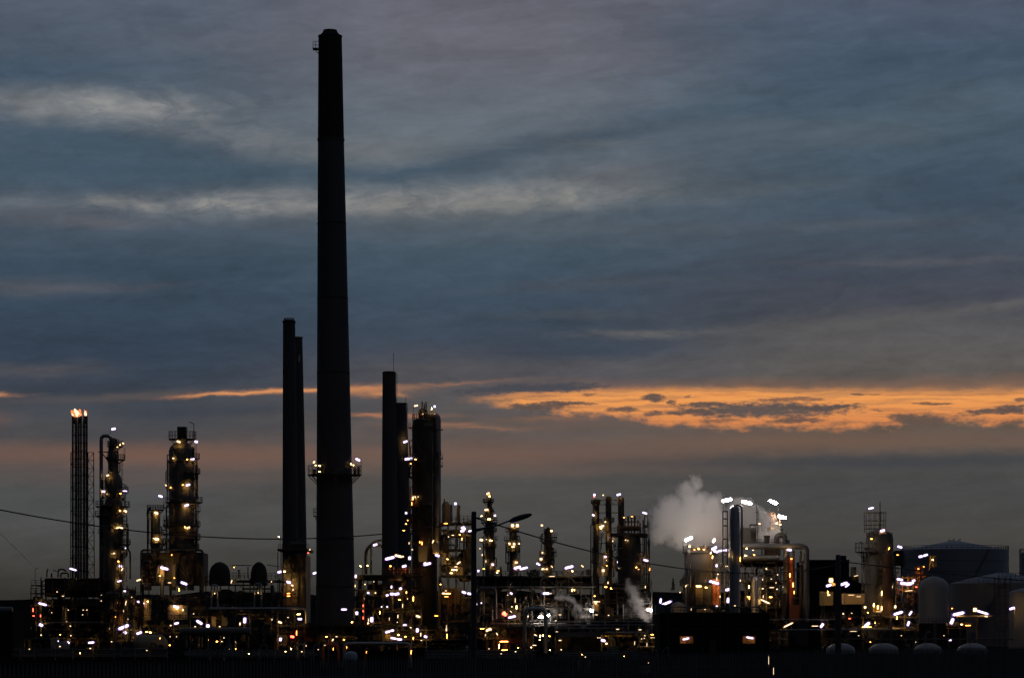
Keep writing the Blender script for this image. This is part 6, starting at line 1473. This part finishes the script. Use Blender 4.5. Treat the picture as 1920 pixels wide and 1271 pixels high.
# ================================================================ steam
def steam(name, label, cat, balls, Y, dens, scale, seed, voxel, col=(0.985, 0.985, 0.99)):
    if len(balls) < 12:                          # closer beads make a smooth plume
        fine = []
        for a, b in zip(balls, balls[1:]):
            for k in range(2): fine.append(tuple(p + (q - p) * k / 2 for p, q in zip(a, b)))
        balls = fine + [balls[-1]]
    s = S(Y); o = P(sum(b[0] for b in balls) / len(balls), sum(b[1] for b in balls) / len(balls), Y)
    pts = [(P(b[0], b[1], Y + (b[3] if len(b) > 3 else 0)) - o, b[2] * s) for b in balls]
    m = M()
    for p, r in pts:
        n = 14; vs = []; fs = []
        for i in range(9):
            ph = math.pi * (i + .02) / 8.04
            for k in range(n): vs.append(p + Vector((math.sin(ph) * math.cos(2 * math.pi * k / n), math.sin(ph) * math.sin(2 * math.pi * k / n), math.cos(ph))) * r * 1.18)
        for i in range(8):
            for k in range(n): fs.append((i * n + k, i * n + (k + 1) % n, (i + 1) * n + (k + 1) % n, (i + 1) * n + k))
        m.add(vs, [tuple(reversed(f)) for f in fs] + [tuple(range(n)), tuple(reversed(range(8 * n, 9 * n)))])
    ob = m.obj(name, 'ground')
    md = ob.modifiers.new('remesh', 'REMESH'); md.mode = 'VOXEL'; md.voxel_size = voxel
    dg = bpy.context.evaluated_depsgraph_get()
    me = bpy.data.meshes.new_from_object(ob.evaluated_get(dg))
    ob.modifiers.clear(); ob.data = me; ob.location = o
    mt = bpy.data.materials.new(name); mt.use_nodes = True; t = NT(mt.node_tree)
    tcn = t.n('ShaderNodeTexCoord'); pos = tcn.outputs['Object']
    n1 = t.n('ShaderNodeTexNoise'); t.put(n1.inputs['Vector'], pos); n1.inputs['Scale'].default_value = scale * .55; n1.inputs['Detail'].default_value = 3
    off = t.n('ShaderNodeVectorMath', operation='MULTIPLY_ADD'); t.put(off.inputs[0], n1.outputs['Color']); w_ = 2.1 / scale
    off.inputs[1].default_value = (w_, w_, w_); off.inputs[2].default_value = (-w_ / 2,) * 3
    ad = t.n('ShaderNodeVectorMath', operation='ADD'); t.put(ad.inputs[0], pos); t.put(ad.inputs[1], off.outputs[0])
    acc = None
    for p, r in pts:
        ds = t.n('ShaderNodeVectorMath', operation='DISTANCE'); t.put(ds.inputs[0], ad.outputs[0]); ds.inputs[1].default_value = p
        q = t.m('SUBTRACT', 1.0, t.m('DIVIDE', ds.outputs['Value'], r))
        acc = q if acc is None else t.m('SMOOTH_MAX', acc, q, 0.3)
    nz = t.noise(pos, scale * 2.2, 4, .62, .3, flat=False)
    d = t.m('ADD', acc, t.m('MULTIPLY', t.m('SUBTRACT', nz, .5), 0.9))
    d = t.step(d, 0.0, 0.95, 0, dens)
    v = t.n('ShaderNodeVolumePrincipled'); v.inputs['Color'].default_value = (*col, 1); v.inputs['Anisotropy'].default_value = 0.1
    t.put(v.inputs['Density'], d)
    oo = t.n('ShaderNodeOutputMaterial'); t.put(oo.inputs['Volume'], v.outputs[0])
    me.materials.clear(); me.materials.append(mt)
    ob['label'] = label; ob['category'] = cat; ob['kind'] = 'stuff'
    return ob


steam('steam', 'large pale steam cloud drifting left behind the silver column', 'steam',
      [(1464, 1004, 15, 14), (1447, 994, 20, 13), (1426, 982, 24, 11), (1404, 970, 28, 8), (1376, 968, 29, 6), (1350, 974, 36, 5), (1318, 982, 44, 4), (1282, 980, 44, 4), (1252, 976, 34, 4), (1302, 948, 35, 4), (1337, 952, 30, 4), (1288, 922, 25, 4), (1312, 1010, 30, 5),
       (1280, 1010, 32, 4), (1256, 950, 30, 4), (1304, 902, 18, 4), (1345, 1005, 28, 6), (1398, 950, 18, 5), (1240, 1000, 26, 4), (1234, 968, 24, 4), (1412, 988, 26, 11), (1440, 1003, 20, 14), (1386, 950, 22, 7), (1418, 962, 20, 10)], 498.5, 1.9, .5, 1, .6)
steam('steam', 'upright grey steam plume rising before the dome shouldered reactor', 'steam', [(1214, 1166, 9), (1207, 1152, 13), (1198, 1136, 14), (1189, 1120, 15), (1182, 1104, 13), (1178, 1092, 9)], 575, 1.0, .9, 2, .35)
steam('steam', 'thin slanting steam plume above the blue grey shed', 'steam', [(1103, 1166, 4), (1099, 1158, 6), (1092, 1147, 7), (1084, 1137, 8), (1076, 1129, 8), (1066, 1121, 9), (1055, 1118, 8), (1044, 1119, 7)], 531, 1.6, 1.4, 3, .25)
steam('steam', 'small amber lit steam puff beside the grey inverted U pipe', 'steam', [(1030, 1168, 6), (1033, 1160, 7), (1037, 1152, 7), (1040, 1145, 5)], 536, .5, 1.5, 4, .25)

# ================================================================ street side: fence, poles, cables
FA, FB = Vector((-9.8, 57.0, 0)), Vector((20.6, 121.5, 0))
GF = 'palisade fence panels along the road'
fl = (FB - FA).length; fd = (FB - FA).normalized(); fnrm = Vector((fd.y, -fd.x, 0))
npan = 24; pl = fl / npan
pale = M(); k = 0
while k * 0.145 < pl - .05:
    x = k * .145 + .04
    pale.add([(x, -.012, .06), (x + .07, -.012, .06), (x + .07, .004, .06), (x, .004, .06), (x, -.012, 2.28), (x + .07, -.012, 2.28), (x + .07, .004, 2.28), (x, .004, 2.28), (x + .035, -.012, 2.42), (x + .035, .004, 2.42)],
             [(0, 1, 5, 4), (2, 3, 7, 6), (1, 2, 6, 5), (3, 0, 4, 7), (4, 5, 8), (6, 7, 9), (5, 6, 9, 8), (7, 4, 8, 9), (0, 3, 2, 1)]); k += 1
pale.box((0.03, .004, .45), (pl - .03, .05, .51)).box((0.03, .004, 1.95), (pl - .03, .05, 2.01))
fe = bpy.data.objects.new('palisade_fence', None); COL.objects.link(fe); fe.location = FA; fe.rotation_euler = (0, 0, math.atan2(fd.y, fd.x))
fe['label'] = 'black steel palisade fence with pointed pales along the bottom'; fe['category'] = 'fence'
fe['kind'] = 'thing'
pm = pale.obj('pale_panel', 'fence_steel', smooth=False); pm.parent = fe
psm = M().box((-.05, .05, 0), (.05, .15, 2.3)).obj('post', 'fence_steel', smooth=False); psm.parent = fe
for i in range(1, npan + 1):
    q = psm.copy(); COL.objects.link(q); q.parent = fe; q.location = (i * pl, 0, 0)
    if i < npan:
        q = pm.copy(); COL.objects.link(q); q.parent = fe; q.location = (i * pl, 0, 0)

t = T('street_lamp', 'unlit street lamp on a dark wooden pole with a long slanted head', 'street lamp', 888, 1333, 115)
t.part('pole', M().tube([P(888.5, 1335, 115), P(888.5, 1150, 115), P(888.5, 960, 115), P(888.5, 958.5, 115)], [5.6 * t.s, 5.2 * t.s, 4.6 * t.s, 3 * t.s], 14), 'post_paint')
t.part('arm', M().tube([P(892, 993, 115), P(915, 989, 115), P(932, 985, 115), P(958, 975, 115)], [2.3 * t.s, 2.0 * t.s, 1.5 * t.s, 1.4 * t.s], 10).bar(P(893, 996, 115), P(917, 989, 115), .9 * t.s, 6), 'post_paint')
hd = [(955, 977.5, 1.8), (958, 976.3, 3.6), (965, 973.6, 5.0), (978, 969.5, 5.2), (989, 966.3, 4.2), (995, 964.6, 2.8), (997, 964.0, 1.0)]
t.part('lamp_head', M().tube([P(x, y, 115) for x, y, r in hd], [r * t.s for x, y, r in hd], 14), 'post_paint')
t.part('insulator', M().tube([P(892, 970.5, 115), P(897, 971.5, 115), P(901, 973, 115)], [1.2 * t.s, 2.2 * t.s, 1.0 * t.s], 8).bar(P(884, 976, 115), P(878, 977, 115), .8 * t.s), 'rubber')
t.part('pole_strap', M().lathe([(EYE + (HZ - 1000) * t.s, 5.3 * t.s), (EYE + (HZ - 996) * t.s, 5.3 * t.s)], P(888.5, 0, 115).x, 115, 14), 'dark_steel')
t = T('utility_pole', 'plain dark wooden pole before the windowless building', 'pole', 1571, 1272, 196)
t.part('pole', M().tube([P(1571.5, 1273, 196), P(1571.5, 1150, 196), P(1571.5, 1041, 196), P(1571.5, 1039.5, 196)], [6.4 * t.s, 5.8 * t.s, 4.6 * t.s, 3.4 * t.s], 14), 'post_paint')
t.part('insulator', M().bar(P(1576, 1053, 196), P(1592, 1054, 196), 1.2 * t.s, 6), 'rubber')


def cable(pts, label, r, n=40):
    """hanging cable through three picture points with their own distances"""
    (x0, y0, Y0), (xm, ym), (x1, y1, Y1) = pts
    a, b = P(x0, y0, Y0), P(x1, y1, Y1)
    Pm = lambda tt, sag: a.lerp(b, tt) - Vector((0, 0, sag * 4 * tt * (1 - tt)))
    best = None
    for i in range(401):                       # sag that carries the cable through the middle point
        sg = i * 0.005
        for j in range(1, 40):
            q = Pm(j / 40, sg); px = 960 + q.x / q.y * F; py = HZ - (q.z - EYE) / q.y * F
            e = abs(px - xm) * .5 + abs(py - ym)
            if best is None or e < best[0]: best = (e, sg)
    o = M().tube([Pm(i / n, best[1]) for i in range(n + 1)], r, 6).obj('cable', 'rubber')
    o['label'] = label; o['kind'] = 'thing'; o['category'] = 'cable'; o['group'] = 'overhead cables'


cable([(-160, 920, 88), (500, 1010), (886, 976, 115)], 'twisted overhead cable sagging from the left frame edge to the street lamp pole', .019)
cable([(896, 972, 115), (1230, 1059), (1567, 1059, 196)], 'overhead cable hanging between the street lamp pole and the plain wooden pole', .026)
cable([(1592, 1054, 196), (1720, 1070), (2300, 1098, 330)], 'overhead cable running right from the plain wooden pole past the storage tanks', .034)
cable([(-60, 940, 140), (40, 1036), (66, 1064, 540)], 'faint thin wire slanting down to the access platform at far left', .014)
